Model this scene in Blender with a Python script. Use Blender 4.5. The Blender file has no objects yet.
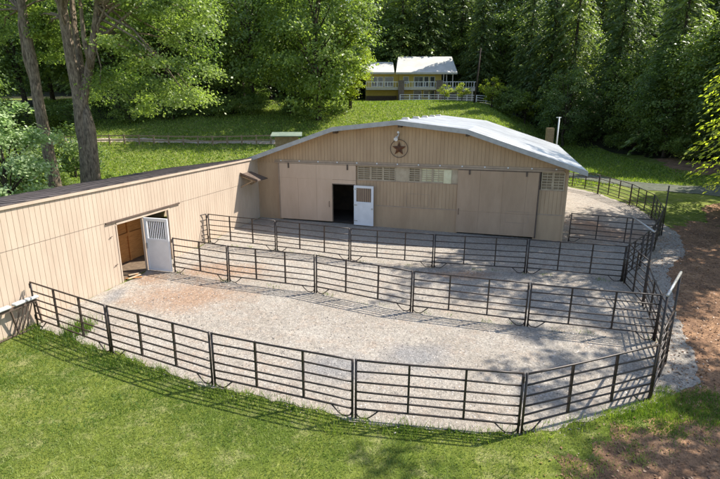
import bpy, math, random
import numpy as np
from mathutils import Vector

# ------------------------------------------------------------------ camera, sky, sun, exposure
S = bpy.context.scene
COL = S.collection
cam = bpy.data.cameras.new('camera'); cam_o = bpy.data.objects.new('camera', cam); COL.objects.link(cam_o)
cam.sensor_width = 36; cam.lens = 24.82; cam.clip_end = 2000
cam_o.location = (0, 0, 7.603); cam_o.rotation_euler = (math.radians(90 - 14.9), 0, 0)
S.camera = cam_o
SUN = Vector((.75, .27, 1.0)).normalized()
elev = math.asin(SUN.z); az = math.atan2(SUN.x, SUN.y)
w = bpy.data.worlds.new('World'); S.world = w; w.use_nodes = True
nt = w.node_tree; nt.nodes.clear()
sky = nt.nodes.new('ShaderNodeTexSky'); sky.sky_type = 'NISHITA'; sky.sun_disc = False
sky.sun_elevation = elev; sky.sun_rotation = az
bg = nt.nodes.new('ShaderNodeBackground'); bg.inputs[1].default_value = .15
ow = nt.nodes.new('ShaderNodeOutputWorld')
nt.links.new(sky.outputs[0], bg.inputs[0]); nt.links.new(bg.outputs[0], ow.inputs[0])
sl = bpy.data.lights.new('sun', 'SUN'); sl.energy = 5.0; sl.angle = math.radians(.5); sl.color = (1, .95, .87)
so = bpy.data.objects.new('sun', sl); COL.objects.link(so); so.rotation_euler = SUN.to_track_quat('Z', 'Y').to_euler()
S.view_settings.view_transform = 'Standard'; S.view_settings.look = 'None'
S.view_settings.exposure = .80; S.view_settings.gamma = 1; S.view_settings.use_curve_mapping = False
S.cycles.max_bounces = 6; S.cycles.transparent_max_bounces = 8

R = random.Random(7)
NR = np.random.default_rng(7)

# ------------------------------------------------------------------ materials
def mat(name, c1, c2=None, scale=3, rough=.8, bump=0, bscale=40, detail=4, c3=None, stretch=None, metal=0, spec=.3):
    m = bpy.data.materials.new(name); m.use_nodes = True
    n = m.node_tree; b = n.nodes['Principled BSDF']; L = n.links.new
    b.inputs['Roughness'].default_value = rough; b.inputs['Metallic'].default_value = metal
    b.inputs['Specular IOR Level'].default_value = spec
    tc = n.nodes.new('ShaderNodeTexCoord'); src = tc.outputs['Object']
    if stretch:
        mp = n.nodes.new('ShaderNodeMapping'); mp.inputs['Scale'].default_value = stretch
        L(src, mp.inputs[0]); src = mp.outputs[0]
    if c2 is None: b.inputs['Base Color'].default_value = (*c1, 1)
    else:
        no = n.nodes.new('ShaderNodeTexNoise'); no.inputs['Scale'].default_value = scale; no.inputs['Detail'].default_value = detail
        no.inputs['Roughness'].default_value = .65
        cr = n.nodes.new('ShaderNodeValToRGB'); e = cr.color_ramp.elements
        e[0].position = .35; e[0].color = (*c1, 1); e[1].position = .66; e[1].color = (*c2, 1)
        if c3: x = e.new(.52); x.color = (*c3, 1)
        L(src, no.inputs['Vector']); L(no.outputs[0], cr.inputs[0]); L(cr.outputs[0], b.inputs['Base Color'])
    if bump:
        n2 = n.nodes.new('ShaderNodeTexNoise'); n2.inputs['Scale'].default_value = bscale; n2.inputs['Detail'].default_value = 5
        bm = n.nodes.new('ShaderNodeBump'); bm.inputs['Strength'].default_value = bump; bm.inputs['Distance'].default_value = .03
        L(src, n2.inputs['Vector']); L(n2.outputs[0], bm.inputs['Height']); L(bm.outputs[0], b.inputs['Normal'])
    return m

def ground_mat(name, layers, fine, fscale=30, bump=.6, patch=None, bdist=.04):
    """layers: two colours of a wide pattern; fine: two multipliers of a small pattern; patch: (colour, [(x, y, r)...]) stains of other stuff"""
    m = bpy.data.materials.new(name); m.use_nodes = True
    n = m.node_tree; b = n.nodes['Principled BSDF']; L = n.links.new
    b.inputs['Roughness'].default_value = .95; b.inputs['Specular IOR Level'].default_value = .1
    tc = n.nodes.new('ShaderNodeTexCoord'); src = tc.outputs['Object']
    def noise(sc, det=6, ro=.65):
        a = n.nodes.new('ShaderNodeTexNoise'); a.inputs['Scale'].default_value = sc; a.inputs['Detail'].default_value = det
        a.inputs['Roughness'].default_value = ro; L(src, a.inputs['Vector']); return a.outputs[0]
    def ramp(v, p0, c0, p1, c1):
        cr = n.nodes.new('ShaderNodeValToRGB'); e = cr.color_ramp.elements
        e[0].position = p0; e[0].color = (*c0, 1); e[1].position = p1; e[1].color = (*c1, 1); L(v, cr.inputs[0]); return cr.outputs[0]
    def mixc(f, a, c, mode='MIX'):
        x = n.nodes.new('ShaderNodeMix'); x.data_type = 'RGBA'; x.blend_type = mode
        if isinstance(f, float): x.inputs[0].default_value = f
        else: L(f, x.inputs[0])
        L(a, x.inputs[6])
        if isinstance(c, tuple): x.inputs[7].default_value = (*c, 1)
        else: L(c, x.inputs[7])
        return x.outputs[2]
    col = ramp(noise(.45, 8, .7), .38, layers[0], .62, layers[1])
    if len(layers) > 2:
        col = mixc(ramp(noise(1.7, 8, .75), .50, (0, 0, 0), .66, (1, 1, 1)), col, layers[2])
    if patch:
        sx = n.nodes.new('ShaderNodeSeparateXYZ'); L(src, sx.inputs[0])
        wob = noise(.9, 6, .7)
        for (pc, spots) in patch:
            for (x, y, r, sxr) in spots:
                vm = n.nodes.new('ShaderNodeVectorMath'); vm.operation = 'SUBTRACT'; vm.inputs[1].default_value = (x, y, 0); L(src, vm.inputs[0])
                vs = n.nodes.new('ShaderNodeVectorMath'); vs.operation = 'MULTIPLY'; vs.inputs[1].default_value = (1 / (r * sxr), 1 / r, 0); L(vm.outputs[0], vs.inputs[0])
                vl = n.nodes.new('ShaderNodeVectorMath'); vl.operation = 'LENGTH'; L(vs.outputs[0], vl.inputs[0])
                ma = n.nodes.new('ShaderNodeMath'); ma.operation = 'MULTIPLY_ADD'; L(wob, ma.inputs[0]); ma.inputs[1].default_value = 2.2; L(vl.outputs['Value'], ma.inputs[2])
                f = ramp(ma.outputs[0], 1.5, (.85,) * 3, 2.3, (0, 0, 0))
                mr = n.nodes.new('ShaderNodeMapRange'); mr.inputs[1].default_value = 1.5; mr.inputs[2].default_value = 2.4; mr.inputs[3].default_value = .85; mr.inputs[4].default_value = 0
                L(ma.outputs[0], mr.inputs[0])
                col = mixc(mr.outputs[0], col, pc)
    fn = noise(fscale, 4, .8)
    col = mixc(1.0, col, ramp(fn, .35, fine[0], .65, fine[1]), 'MULTIPLY')
    vo = n.nodes.new('ShaderNodeTexVoronoi'); vo.inputs['Scale'].default_value = fscale * .7; L(src, vo.inputs['Vector'])
    col = mixc(.5, col, ramp(vo.outputs['Color'], .1, (.55,) * 3, .9, (1.35,) * 3), 'MULTIPLY')
    L(col, b.inputs['Base Color'])
    bm = n.nodes.new('ShaderNodeBump'); bm.inputs['Strength'].default_value = bump; bm.inputs['Distance'].default_value = bdist
    L(fn, bm.inputs['Height'])
    b2 = n.nodes.new('ShaderNodeBump'); b2.inputs['Strength'].default_value = .55; b2.inputs['Distance'].default_value = .12; L(noise(2.6, 4, .6), b2.inputs['Height']); L(bm.outputs[0], b2.inputs['Normal']); L(b2.outputs[0], b.inputs['Normal'])
    return m

def leaf_mat(name, dark, light, trans=.4, tcol=None, rough=.42):
    m = bpy.data.materials.new(name); m.use_nodes = True
    n = m.node_tree; L = n.links.new; b = n.nodes['Principled BSDF']; out = n.nodes['Material Output']
    b.inputs['Roughness'].default_value = rough; b.inputs['Specular IOR Level'].default_value = .5
    at = n.nodes.new('ShaderNodeAttribute'); at.attribute_name = 'tint'
    cr = n.nodes.new('ShaderNodeValToRGB'); e = cr.color_ramp.elements
    e[0].color = (*dark, 1); e[1].color = (*light, 1); L(at.outputs['Fac'], cr.inputs[0]); L(cr.outputs[0], b.inputs['Base Color'])
    t = n.nodes.new('ShaderNodeBsdfTranslucent')
    mx = n.nodes.new('ShaderNodeMix'); mx.data_type = 'RGBA'; mx.blend_type = 'MULTIPLY'; mx.inputs[0].default_value = 1
    L(cr.outputs[0], mx.inputs[6]); mx.inputs[7].default_value = (*(tcol or (1.9, 2.0, .7)), 1); L(mx.outputs[2], t.inputs[0])
    ms = n.nodes.new('ShaderNodeMixShader'); ms.inputs[0].default_value = trans
    L(b.outputs[0], ms.inputs[1]); L(t.outputs[0], ms.inputs[2]); L(ms.outputs[0], out.inputs[0])
    return m

M = {}
M['wall'] = mat('tan_siding_paint', (.46, .36, .27), (.55, .44, .335), 1.1, .75, .2, 60, 8, stretch=(1.6, 1.6, .35))
M['wall_b'] = mat('tan_barn_paint', (.40, .27, .165), (.49, .34, .21), .9, .75, .15, 60, 8, stretch=(1.8, 1.8, .4))
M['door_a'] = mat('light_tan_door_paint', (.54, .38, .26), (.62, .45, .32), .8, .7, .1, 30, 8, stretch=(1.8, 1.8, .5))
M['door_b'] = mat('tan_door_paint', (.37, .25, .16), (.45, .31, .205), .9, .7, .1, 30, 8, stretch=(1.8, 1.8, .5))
M['trim'] = mat('tan_trim_paint', (.33, .24, .17), (.42, .31, .22), 2, .7)
M['darktrim'] = mat('brown_trim', (.09, .065, .05), (.14, .10, .075), 4, .7)
M['white'] = mat('white_paint', (.72, .72, .72), (.8, .8, .8), 2, .5)
M['whitemetal'] = mat('white_metal_bar', (.75, .76, .78), rough=.4)
M['roof'] = mat('barn_metal_roof', (.64, .625, .60), (.90, .885, .85), .5, .45, .05, 20, 9, spec=.5, stretch=(.7, 2.2, 1))
M['fascia'] = mat('grey_fascia', (.33, .32, .31), (.42, .41, .39), 3, .6)
M['roofdark'] = mat('weathered_brown_roof', (.055, .045, .042), (.13, .105, .095), 1.2, .9, .3, 30, 8)
M['steel'] = mat('dark_painted_steel', (.022, .018, .016), (.065, .044, .032), 5, .45, metal=.2, spec=.5)
M['steelgalv'] = mat('galvanised_steel', (.33, .33, .31), (.52, .51, .48), 8, .35, metal=.5)
M['orange'] = mat('stall_boards', (.42, .17, .05), (.60, .28, .09), 3, .6, .2, 20, 6, stretch=(1, 1, 8))
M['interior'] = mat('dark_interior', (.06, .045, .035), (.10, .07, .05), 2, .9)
M['rust'] = mat('rusty_metal', (.07, .04, .025), (.20, .08, .04), 7, .6)
M['louver'] = mat('tan_louver', (.40, .31, .21), (.52, .42, .29), 3, .7)
M['fibre'] = mat('backlit_yellowish_panel', (.62, .55, .34), (.75, .70, .48), 2, .4)  # light coming through the yellowish panels is put into this pale colour
M['wood'] = mat('weathered_rail_wood', (.22, .15, .09), (.33, .24, .15), 5, .85)
M['bark'] = mat('bark', (.07, .05, .035), (.32, .245, .17), 9, .95, 1.0, 14, 8, stretch=(1.3, 1.3, .35))
M['barkd'] = mat('dark_bark', (.035, .027, .02), (.085, .065, .05), 4, .95, .6, 14, 8, stretch=(1.3, 1.3, .35))
M['yellow'] = mat('yellow_house_paint', (.62, .47, .13), (.68, .52, .16), 2, .8)
M['hroof'] = mat('pale_house_roof', (.46, .44, .39), (.55, .53, .48), .6, .8)
M['stone'] = mat('pillar_stone', (.10, .075, .06), (.24, .19, .155), 5, .9, .8, 8)
M['glass'] = mat('dark_window_glass', (.03, .035, .04), rough=.1, spec=.8)
M['deck'] = mat('deck_paint', (.45, .42, .36), (.5, .47, .42), 2, .7)
M['grey'] = mat('grey_concrete', (.25, .25, .25), (.35, .34, .33), 2, .9)
M['stallfloor'] = mat('stall_bedding', (.10, .07, .045), (.2, .14, .09), 5, .95)
M['pad'] = mat('weathered_white_pad', (.42, .42, .40), (.6, .6, .57), 8, .7)
M['green_roof'] = mat('mossy_metal_roof', (.12, .16, .12), (.20, .24, .17), 2, .7)
M['leaf_maple'] = leaf_mat('maple_leaves', (.04, .085, .018), (.36, .43, .12), .5, (1.45, 1.6, .75))
M['leaf_shade'] = leaf_mat('deep_green_leaves', (.04, .08, .022), (.27, .35, .11), .48, (1.4, 1.5, .8))
M['leaf_bright'] = leaf_mat('yellow_green_leaves', (.16, .21, .025), (.36, .40, .07), .5)
M['leaf_silver'] = leaf_mat('pale_green_leaves', (.22, .29, .12), (.50, .58, .32), .4, (1.3, 1.6, .8))
M['needle'] = leaf_mat('fir_needles', (.04, .075, .028), (.22, .28, .095), .45, (1.4, 1.5, .8))
M['needle_light'] = leaf_mat('light_fir_needles', (.06, .10, .03), (.32, .38, .11), .45, (1.4, 1.5, .8))
M['cedar'] = leaf_mat('cedar_sprays', (.20, .25, .03), (.50, .54, .10), .55)
M['blade'] = leaf_mat('grass_blades', (.09, .16, .022), (.33, .37, .11), .35, (1.4, 1.5, .7), .6)
M['weed'] = leaf_mat('weed_blades', (.09, .16, .02), (.32, .39, .07), .4, (1.5, 1.6, .7), .6)
M['lawn'] = ground_mat('lawn', [(.09, .13, .022), (.19, .22, .045), (.28, .28, .12)], ((.55, .6, .5), (1.25, 1.2, 1.1)), 26, .9)
M['gravel'] = ground_mat('pen_gravel', [(.355, .31, .255), (.43, .385, .325), (.41, .335, .265)], ((.68,) * 3, (1.18,) * 3), 22, .9,
    [((.38, .25, .165), [(-6.8, 18.2, 1.5, 1.5), (-6.0, 21.2, 1.1, 1.9), (14.6, 27.5, 1.7, 1.2), (14.2, 29.5, 1.2, 1.1), (4.6, 20.7, .5, 3.2), (-9, 20.2, .8, .8)]),
     ((.27, .26, .25), [(-.6, 13.0, .9, 1.4), (1.8, 13.6, .8, 1.4), (-9.6, 18.2, .8, .45)])], bdist=.05)
M['dirt'] = ground_mat('leaf_strewn_dirt', [(.16, .095, .06), (.30, .175, .10), (.42, .25, .14)], ((.6,) * 3, (1.25,) * 3), 16, .8)
M['drive'] = ground_mat('grey_driveway', [(.10, .11, .075), (.14, .14, .11)], ((.8,) * 3, (1.15,) * 3), 8, .4)
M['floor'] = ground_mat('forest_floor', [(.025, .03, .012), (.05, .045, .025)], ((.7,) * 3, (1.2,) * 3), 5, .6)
M['path'] = ground_mat('tan_path', [(.36, .28, .20), (.43, .36, .27)], ((.8,) * 3, (1.15,) * 3), 8, .4)

# ------------------------------------------------------------------ helpers
class MB:
    def __init__(s): s.v = []; s.f = []
    def add(s, vs, fs):
        k = len(s.v); s.v += [tuple(v) for v in vs]; s.f += [tuple(i + k for i in f) for f in fs]; return s
    def hexa(s, p):  # 4 bottom + 4 top, both counter-clockwise
        return s.add(p, [(3, 2, 1, 0), (4, 5, 6, 7), (0, 1, 5, 4), (1, 2, 6, 5), (2, 3, 7, 6), (3, 0, 4, 7)])
    def box(s, x0, x1, y0, y1, z0, z1):
        return s.hexa([(x0, y0, z0), (x1, y0, z0), (x1, y1, z0), (x0, y1, z0), (x0, y0, z1), (x1, y0, z1), (x1, y1, z1), (x0, y1, z1)])
    def bar(s, a, b, w, h=None, up=Vector((0, 0, 1))):
        a = Vector(a); b = Vector(b); d = (b - a).normalized(); h = h or w
        if abs(d.dot(up)) > .99: up = Vector((1, 0, 0))
        r = d.cross(up).normalized(); u = r.cross(d)
        c = [(-r * w / 2 - u * h / 2), (r * w / 2 - u * h / 2), (r * w / 2 + u * h / 2), (-r * w / 2 + u * h / 2)]
        return s.hexa([a + c[0], a + c[1], a + c[2], a + c[3], b + c[0], b + c[1], b + c[2], b + c[3]])
    def tube(s, pts, rad, n=8):
        pts = [Vector(p) for p in pts]; rad = rad if isinstance(rad, (list, tuple)) else [rad] * len(pts)
        k0 = len(s.v); ref = Vector((.31, .87, .11))
        for i, p in enumerate(pts):
            d = (pts[min(i + 1, len(pts) - 1)] - pts[max(i - 1, 0)]).normalized()
            a = d.cross(ref).normalized(); b = d.cross(a)
            for j in range(n):
                t = 2 * math.pi * j / n; s.v.append(tuple(p + (a * math.cos(t) + b * math.sin(t)) * rad[i]))
        for i in range(len(pts) - 1):
            for j in range(n):
                a = k0 + i * n + j; b = k0 + i * n + (j + 1) % n; s.f.append((a, b, b + n, a + n))
        s.f.append(tuple(k0 + j for j in reversed(range(n)))); s.f.append(tuple(k0 + (len(pts) - 1) * n + j for j in range(n)))
        return s
    def mesh(s, name, m, smooth=False):
        me = bpy.data.meshes.new(name); me.from_pydata(s.v, [], s.f); me.materials.append(m)
        if smooth: me.shade_smooth()
        me.update(); return me
    def build(s, name, m, parent=None, smooth=False):
        return link(name, s.mesh(name, m, smooth), parent)

def link(name, me, parent=None):
    o = bpy.data.objects.new(name, me); COL.objects.link(o)
    if parent: o.parent = parent
    return o
def tag(o, label=None, cat=None, group=None, kind=None):
    if label: o['label'] = label
    if cat: o['category'] = cat
    if group: o['group'] = group
    if kind: o['kind'] = kind
    return o
def empty(name, loc=(0, 0, 0), rz=0, label=None, cat=None, group=None):
    o = bpy.data.objects.new(name, None); COL.objects.link(o); o.location = loc; o.rotation_euler = (0, 0, rz)
    o.empty_display_size = .3
    return tag(o, label, cat, group)
KIDS = {}
def copy_tree(o, parent=None):
    c = o.copy(); COL.objects.link(c)
    if parent: c.parent = parent
    for ch in [x for x in ALLKIDS(o)]: copy_tree(ch, c)
    return c
def ALLKIDS(o): return list(o.children)

def fast_mesh(name, V, F, m, tint=None):
    """V (n,3), F (k,q) int; tint one value per face"""
    me = bpy.data.meshes.new(name); q = F.shape[1]
    me.vertices.add(len(V)); me.vertices.foreach_set('co', V.astype(np.float32).ravel())
    me.loops.add(F.size); me.loops.foreach_set('vertex_index', F.astype(np.int32).ravel())
    me.polygons.add(len(F)); me.polygons.foreach_set('loop_start', (np.arange(len(F)) * q).astype(np.int32))
    try: me.polygons.foreach_set('loop_total', np.full(len(F), q, np.int32))
    except Exception: pass
    me.materials.append(m)
    me.update(calc_edges=True)
    if tint is not None:
        a = me.attributes.new('tint', 'FLOAT', 'FACE'); a.data.foreach_set('value', np.clip(tint, 0, 1).astype(np.float32))
    return me

def leaf_quads(c, size, nrm, asp=.6, rng=NR, axis=None):
    """rhombic leaves at centres c, facing nrm"""
    n = len(c); nrm = nrm / (np.linalg.norm(nrm, axis=1, keepdims=True) + 1e-9)
    r = rng.normal(size=(n, 3)) if axis is None else axis
    a = np.cross(nrm, r) if axis is None else axis; a /= (np.linalg.norm(a, axis=1, keepdims=True) + 1e-9)
    b = np.cross(nrm, a); b /= (np.linalg.norm(b, axis=1, keepdims=True) + 1e-9)
    s = (size * (.6 + .8 * rng.random(n)))[:, None]
    V = np.empty((n, 4, 3)); V[:, 0] = c + a * s * .5; V[:, 1] = c + b * s * .5 * asp; V[:, 2] = c - a * s * .5; V[:, 3] = c - b * s * .5 * asp
    return V.reshape(-1, 3), np.arange(4 * n).reshape(n, 4)

def sm(t): t = max(0., min(1., t)); return t * t * (3 - 2 * t)
def gz(x, y):
    yy = y if y < 40 else 40 + 14 * (1 - math.exp(-(y - 40) / 14.)) * .25
    z = -.0048 * max(-40, min(40, x)) + .0235 * max(-20, yy)
    y0 = 46 + 17 * sm((x - 17) / 12.)
    z += 7.6 * sm((y - y0) / 42.)
    z += max(0, y - 100) * .13
    if x > 30: z += .10 * (x - 30)
    if y > 30: z += .12 * math.sin(x * .31 + 1) * math.sin(y * .27) * sm((y - 40) / 10)
    return z
FPX = 496.4; PCH = math.radians(14.9)
def at(px, py, y):       # point seen at pixel (px, py) with forward world distance y
    a = (px - 360) / FPX; b = -(py - 239.5) / FPX
    d = (a, math.cos(PCH) + b * math.sin(PCH), -math.sin(PCH) + b * math.cos(PCH)); t = y / d[1]
    return Vector((d[0] * t, y, 7.603 + d[2] * t))
def gp(px, py):          # point of the near ground plane seen at a pixel
    a = (px - 360) / FPX; b = -(py - 239.5) / FPX
    d = (a, math.cos(PCH) + b * math.sin(PCH), -math.sin(PCH) + b * math.cos(PCH))
    t = 7.603 / (-.0048 * d[0] + .0235 * d[1] - d[2]); return (d[0] * t, d[1] * t)

# ------------------------------------------------------------------ ground
def grid_sheet(name, xs, ys, m, dz=0):
    X, Y = np.meshgrid(xs, ys); V = np.array([(x, y, gz(x, y) + dz) for x, y in zip(X.ravel(), Y.ravel())])
    nx, ny = len(xs), len(ys); F = []
    i = np.arange((ny - 1) * (nx - 1)); r = i // (nx - 1); c = i % (nx - 1); k = r * nx + c
    F = np.stack([k, k + 1, k + nx + 1, k + nx], 1)
    me = fast_mesh(name, V, F, m); me.shade_smooth(); return link(name, me)
xs = np.unique(np.concatenate([np.arange(-400, -60, 20), np.arange(-60, 80, 1.5), np.arange(80, 420, 20)]))
ys = np.unique(np.concatenate([np.arange(-60, 36, 6), np.arange(36, 110, 1.5), np.arange(110, 420, 12)]))
tag(grid_sheet('ground', xs, ys, M['lawn']), kind='structure')

def rough_poly(pts, amp, step=.25, seed=0):
    rg = random.Random(seed); out = []; n = len(pts)
    ph = [rg.random() * 6.28 for _ in range(6)]; acc = 0
    for i in range(n):
        a = Vector(pts[i]).to_2d(); b = Vector(pts[(i + 1) % n]).to_2d(); d = b - a; L = d.length; k = max(1, int(L / step)); nn = Vector((-d.y, d.x)).normalized()
        for j in range(k):
            t = acc + L * j / k
            o = amp * (.5 * math.sin(1.1 * t + ph[0]) + .35 * math.sin(2.7 * t + ph[1]) + .3 * math.sin(6.1 * t + ph[2]) + .5 * (rg.random() - .5))
            p = a + d * j / k + nn * o; out.append(p)
        acc += L
    return out
def poly_sheet(name, pts, m, dz):
    from mathutils.geometry import delaunay_2d_cdt
    ps = [Vector((p.x, p.y)) for p in pts]; n = len(ps)
    xs_ = [p.x for p in ps]; ys_ = [p.y for p in ps]
    extra = []
    st = 1.5
    x = min(xs_)
    while x < max(xs_):
        y = min(ys_)
        while y < max(ys_): extra.append(Vector((x, y))); y += st
        x += st
    r = delaunay_2d_cdt(ps + extra, [], [list(range(n))], 1, 1e-5)
    me = bpy.data.meshes.new(name); me.from_pydata([(v.x, v.y, gz(v.x, v.y) + dz) for v in r[0]], [], [f for f in r[2]])
    me.materials.append(m); me.update(); return link(name, me)

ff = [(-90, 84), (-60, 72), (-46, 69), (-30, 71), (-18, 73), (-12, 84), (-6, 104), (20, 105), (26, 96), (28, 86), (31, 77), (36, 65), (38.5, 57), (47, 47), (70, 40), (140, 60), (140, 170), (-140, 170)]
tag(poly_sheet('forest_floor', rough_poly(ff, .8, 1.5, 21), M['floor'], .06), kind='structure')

# fence geometry (ground points of the posts)
A = [(-11.0, 15.6), (-7.55, 13.71), (-3.96, 11.99), (-.15, 10.62), (3.73, 10.04), (7.56, 11.44)]
B = [(-8.23, 20.91), (-5.52, 19.76), (-1.77, 18.59), (1.87, 16.78), (5.68, 15.66), (9.52, 14.67)]
Cc = [(-8.0, 25.44), (-4.22, 24.07), (-.49, 22.63), (3.34, 21.63), (7.35, 20.95), (11.15, 19.95)]
D = [(9.52, 14.67), (10.65, 17.42)]
ARC = [(12.8, 21.65), (15.1, 24.5), (17.07, 27.4), (18.75, 31.25), (19.43, 35.25), (19.09, 39.48), (17.5, 43.2)]
G3 = [(7.56, 11.44), (9.03, 13.25)]; G2 = [(10.65, 17.42), (11.15, 19.81)]

dirt = [gp(*p) for p in [(640, 262), (655, 240), (672, 226), (700, 222), (760, 236), (840, 300), (900, 479)]] + [(11, 4), (3, 4), (3.2, 7.5)] + [gp(*p) for p in [(560, 462), (640, 432), (662, 400), (650, 340)]]
poly = rough_poly(dirt, .45, .12, 3); tag(poly_sheet('dirt_track', poly, M['dirt'], .006), kind='structure')
bank = [gp(*p) for p in [(655, 160), (668, 150), (700, 143), (760, 140), (800, 160), (760, 176), (705, 178), (675, 172)]]
tag(poly_sheet('dirt_bank', rough_poly(bank, .6, .5, 5), M['dirt'], .012), kind='structure')
grav = [(-11.2, 15.72), (-7.55, 13.72), (-3.98, 11.95), (-.15, 10.52), (3.73, 9.92), (7.5, 11.3), (8.0, 11.4), (9.5, 12.3), (10.5, 14.6), (11.7, 17), (12.8, 19.4), (14.2, 21.6), (16.6, 24.4),
        (18.1, 27), (19.0, 31), (19.7, 35.3), (19.3, 39.6), (18.2, 44), (15, 43), (10.5, 26.5), (-6.3, 31.6), (-10.6, 17.4)]
tag(poly_sheet('gravel_yard', rough_poly(grav, .13, .15, 9), M['gravel'], .014), kind='structure')
drv = [gp(*p) for p in [(556, 170), (590, 174), (632, 180.5), (680, 185), (760, 189), (900, 196), (900, 210), (760, 200), (690, 194), (640, 188.5), (600, 181), (560, 176)]]
bk2 = [gp(*p) for p in [(705, 207), (730, 201), (780, 205), (770, 224), (715, 226), (703, 218)]]
tag(poly_sheet('bare_patch', rough_poly(bk2, .3, .5, 15), M['dirt'], .012), kind='structure')
tag(poly_sheet('driveway', rough_poly(drv, .3, .5, 11), M['drive'], .03), kind='structure')
pth = [(-60, 61.2), (-30, 61.4), (-16, 61.4), (-9, 60.5), (-9, 61.8), (-16, 62.6), (-30, 62.6), (-60, 62.4)]
tag(poly_sheet('path', rough_poly([Vector(p) for p in pth], .3, .5, 12), M['path'], .04), kind='structure')
upr = [(-2, 90.0), (14, 89.5), (28, 87.5), (46, 84), (46, 87), (28, 91), (14, 93.5), (-2, 93.5)]
tag(poly_sheet('upper_road', rough_poly([Vector(p) for p in upr], .2, .7, 13), M['drive'], .05), kind='structure')

# ------------------------------------------------------------------ building frame: u away along the stalls, v to the right along the barn
TH = math.radians(73.155); U = Vector((math.cos(TH), math.sin(TH), 0)); Vv = Vector((U.y, -U.x, 0)); O = Vector((-9.922, 19.662, 0))
def P(s, t, z): p = O + U * s + Vv * t; return Vector((p.x, p.y, z))
def gu(s, t): p = O + U * s + Vv * t; return gz(p.x, p.y)

def siding(mb, place, a0, a1, zb, zt, pitch=.2032, groove=.02, depth=.016, edges=None):
    """vertical grooved boards; place(a, off, z) -> point, off>0 towards the viewer; zb/zt functions of a"""
    cuts = []; k = math.floor(a0 / pitch) - 1
    prof = [(a0, 0)]
    a = k * pitch
    while a < a1:
        for x, o in ((a - groove / 2, 0), (a - groove / 2 + .003, -depth), (a + groove / 2 - .003, -depth), (a + groove / 2, 0)):
            if a0 < x < a1: prof.append((x, o))
        a += pitch
    prof.append((a1, 0))
    for e in (edges or []):
        if a0 < e < a1: prof.append((e, 0))
    prof.sort(key=lambda q: q[0])
    vs = []; fs = []
    for x, o in prof: vs += [place(x, o, zb(x)), place(x, o, zt(x))]
    for i in range(len(prof) - 1): fs.append((2 * i, 2 * i + 2, 2 * i + 3, 2 * i + 1))
    mb.add(vs, fs)
    # backing
    vs = []; fs = []
    xs2 = sorted(set([a0, a1] + [e for e in (edges or []) if a0 < e < a1]))
    for x in xs2: vs += [place(x, -.05, zb(x)), place(x, -.05, zt(x))]
    for i in range(len(xs2) - 1): fs.append((2 * i + 1, 2 * i + 3, 2 * i + 2, 2 * i))
    mb.add(vs, fs)

def pbox(mb, place, a0, a1, o0, o1, z0, z1):
    """box in wall coordinates (o0<o1 proud of the wall)"""
    return mb.hexa([place(a0, o1, z0), place(a1, o1, z0), place(a1, o0, z0), place(a0, o0, z0), place(a0, o1, z1), place(a1, o1, z1), place(a1, o0, z1), place(a0, o0, z1)])

# ---- stall building on the left
LP = lambda a, o, z: P(a, o, z)      # a along wall; o proud to the right
sb = empty('stall_building', P(0, -3, gu(0, -3)), 0, 'long low tan stall building with grooved siding and dark brown roof at left', 'stable')
def put(mb, name, m, root, smooth=False):
    """build in world coordinates and parent to a root that only has a location"""
    o = mb.build(name, m, root, smooth); o.location = -root.location if root.parent is None else (0, 0, 0); return o
S0 = -11.0; SE = 12.13; OP0, OP1 = .02, 3.25; OPZ = 2.98; MID = 3.16; EV = 4.5
mb = MB()
siding(mb, LP, S0, SE, lambda a: MID + .012, lambda a: EV, .2032, .014, .012)
w_up = put(mb, 'upper_wall', M['wall'], sb)
mb = MB()
l2 = lambda a, o, z: P(a, o - .012, z)
for a0, a1, zf_ in ((S0, OP0, lambda a: gu(a, 0) - .05), (OP1, SE, lambda a: gu(a, 0) - .05), (OP0, OP1, lambda a: OPZ + .10)):
    mb = MB(); siding(mb, l2, a0, a1, zf_, lambda a: MID, .2032, .014, .012); put(mb, 'lower_wall', M['wall'], sb)
mb = MB(); pbox(mb, LP, -.55, 4.1, .002, .05, MID - .05, MID + .02); put(mb, 'door_track', M['darktrim'], sb)
mb = MB(); pbox(mb, LP, OP0 - .01, OP1 + .1, -.09, .012, OPZ, OPZ + .10); pbox(mb, LP, OP1, OP1 + .1, -.09, .014, gu(3, 0) - .02, OPZ); pbox(mb, LP, OP0 - .06, OP0, -.09, .014, gu(0, 0) - .02, OPZ); pbox(mb, LP, 1.53, 1.60, -.12, -.03, gu(1.5, 0), OPZ)
put(mb, 'door_frame', M['wall'], sb)
mb = MB()   # roof, falling away from the yard
def rf(s0, s1, t0, z0, t1, z1, th=.12):
    return [P(s0, t0, z0 - th), P(s1, t0, z0 - th), P(s1, t1, z1 - th), P(s0, t1, z1 - th), P(s0, t0, z0), P(s1, t0, z0), P(s1, t1, z1), P(s0, t1, z1)]
mb.hexa(rf(S0 - .4, 11.9, .06, EV + .13, -6.4, EV - .74))
for k in range(26):
    s = S0 + .2 + k * .88
    if s < 11.8: mb.hexa(rf(s, s + .05, .05, EV + .15, -6.4, EV - .72, .02))
put(mb, 'roof', M['roofdark'], sb)
mb = MB(); mb.hexa([P(S0 - .4, .065, EV + .0), P(11.9, .065, EV + .0), P(11.9, .03, EV + .0), P(S0 - .4, .03, EV + .0), P(S0 - .4, .065, EV + .10), P(11.9, .065, EV + .10), P(11.9, .03, EV + .10), P(S0 - .4, .03, EV + .10)])
put(mb, 'fascia', M['wall'], sb)
mb = MB()   # other walls
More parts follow.
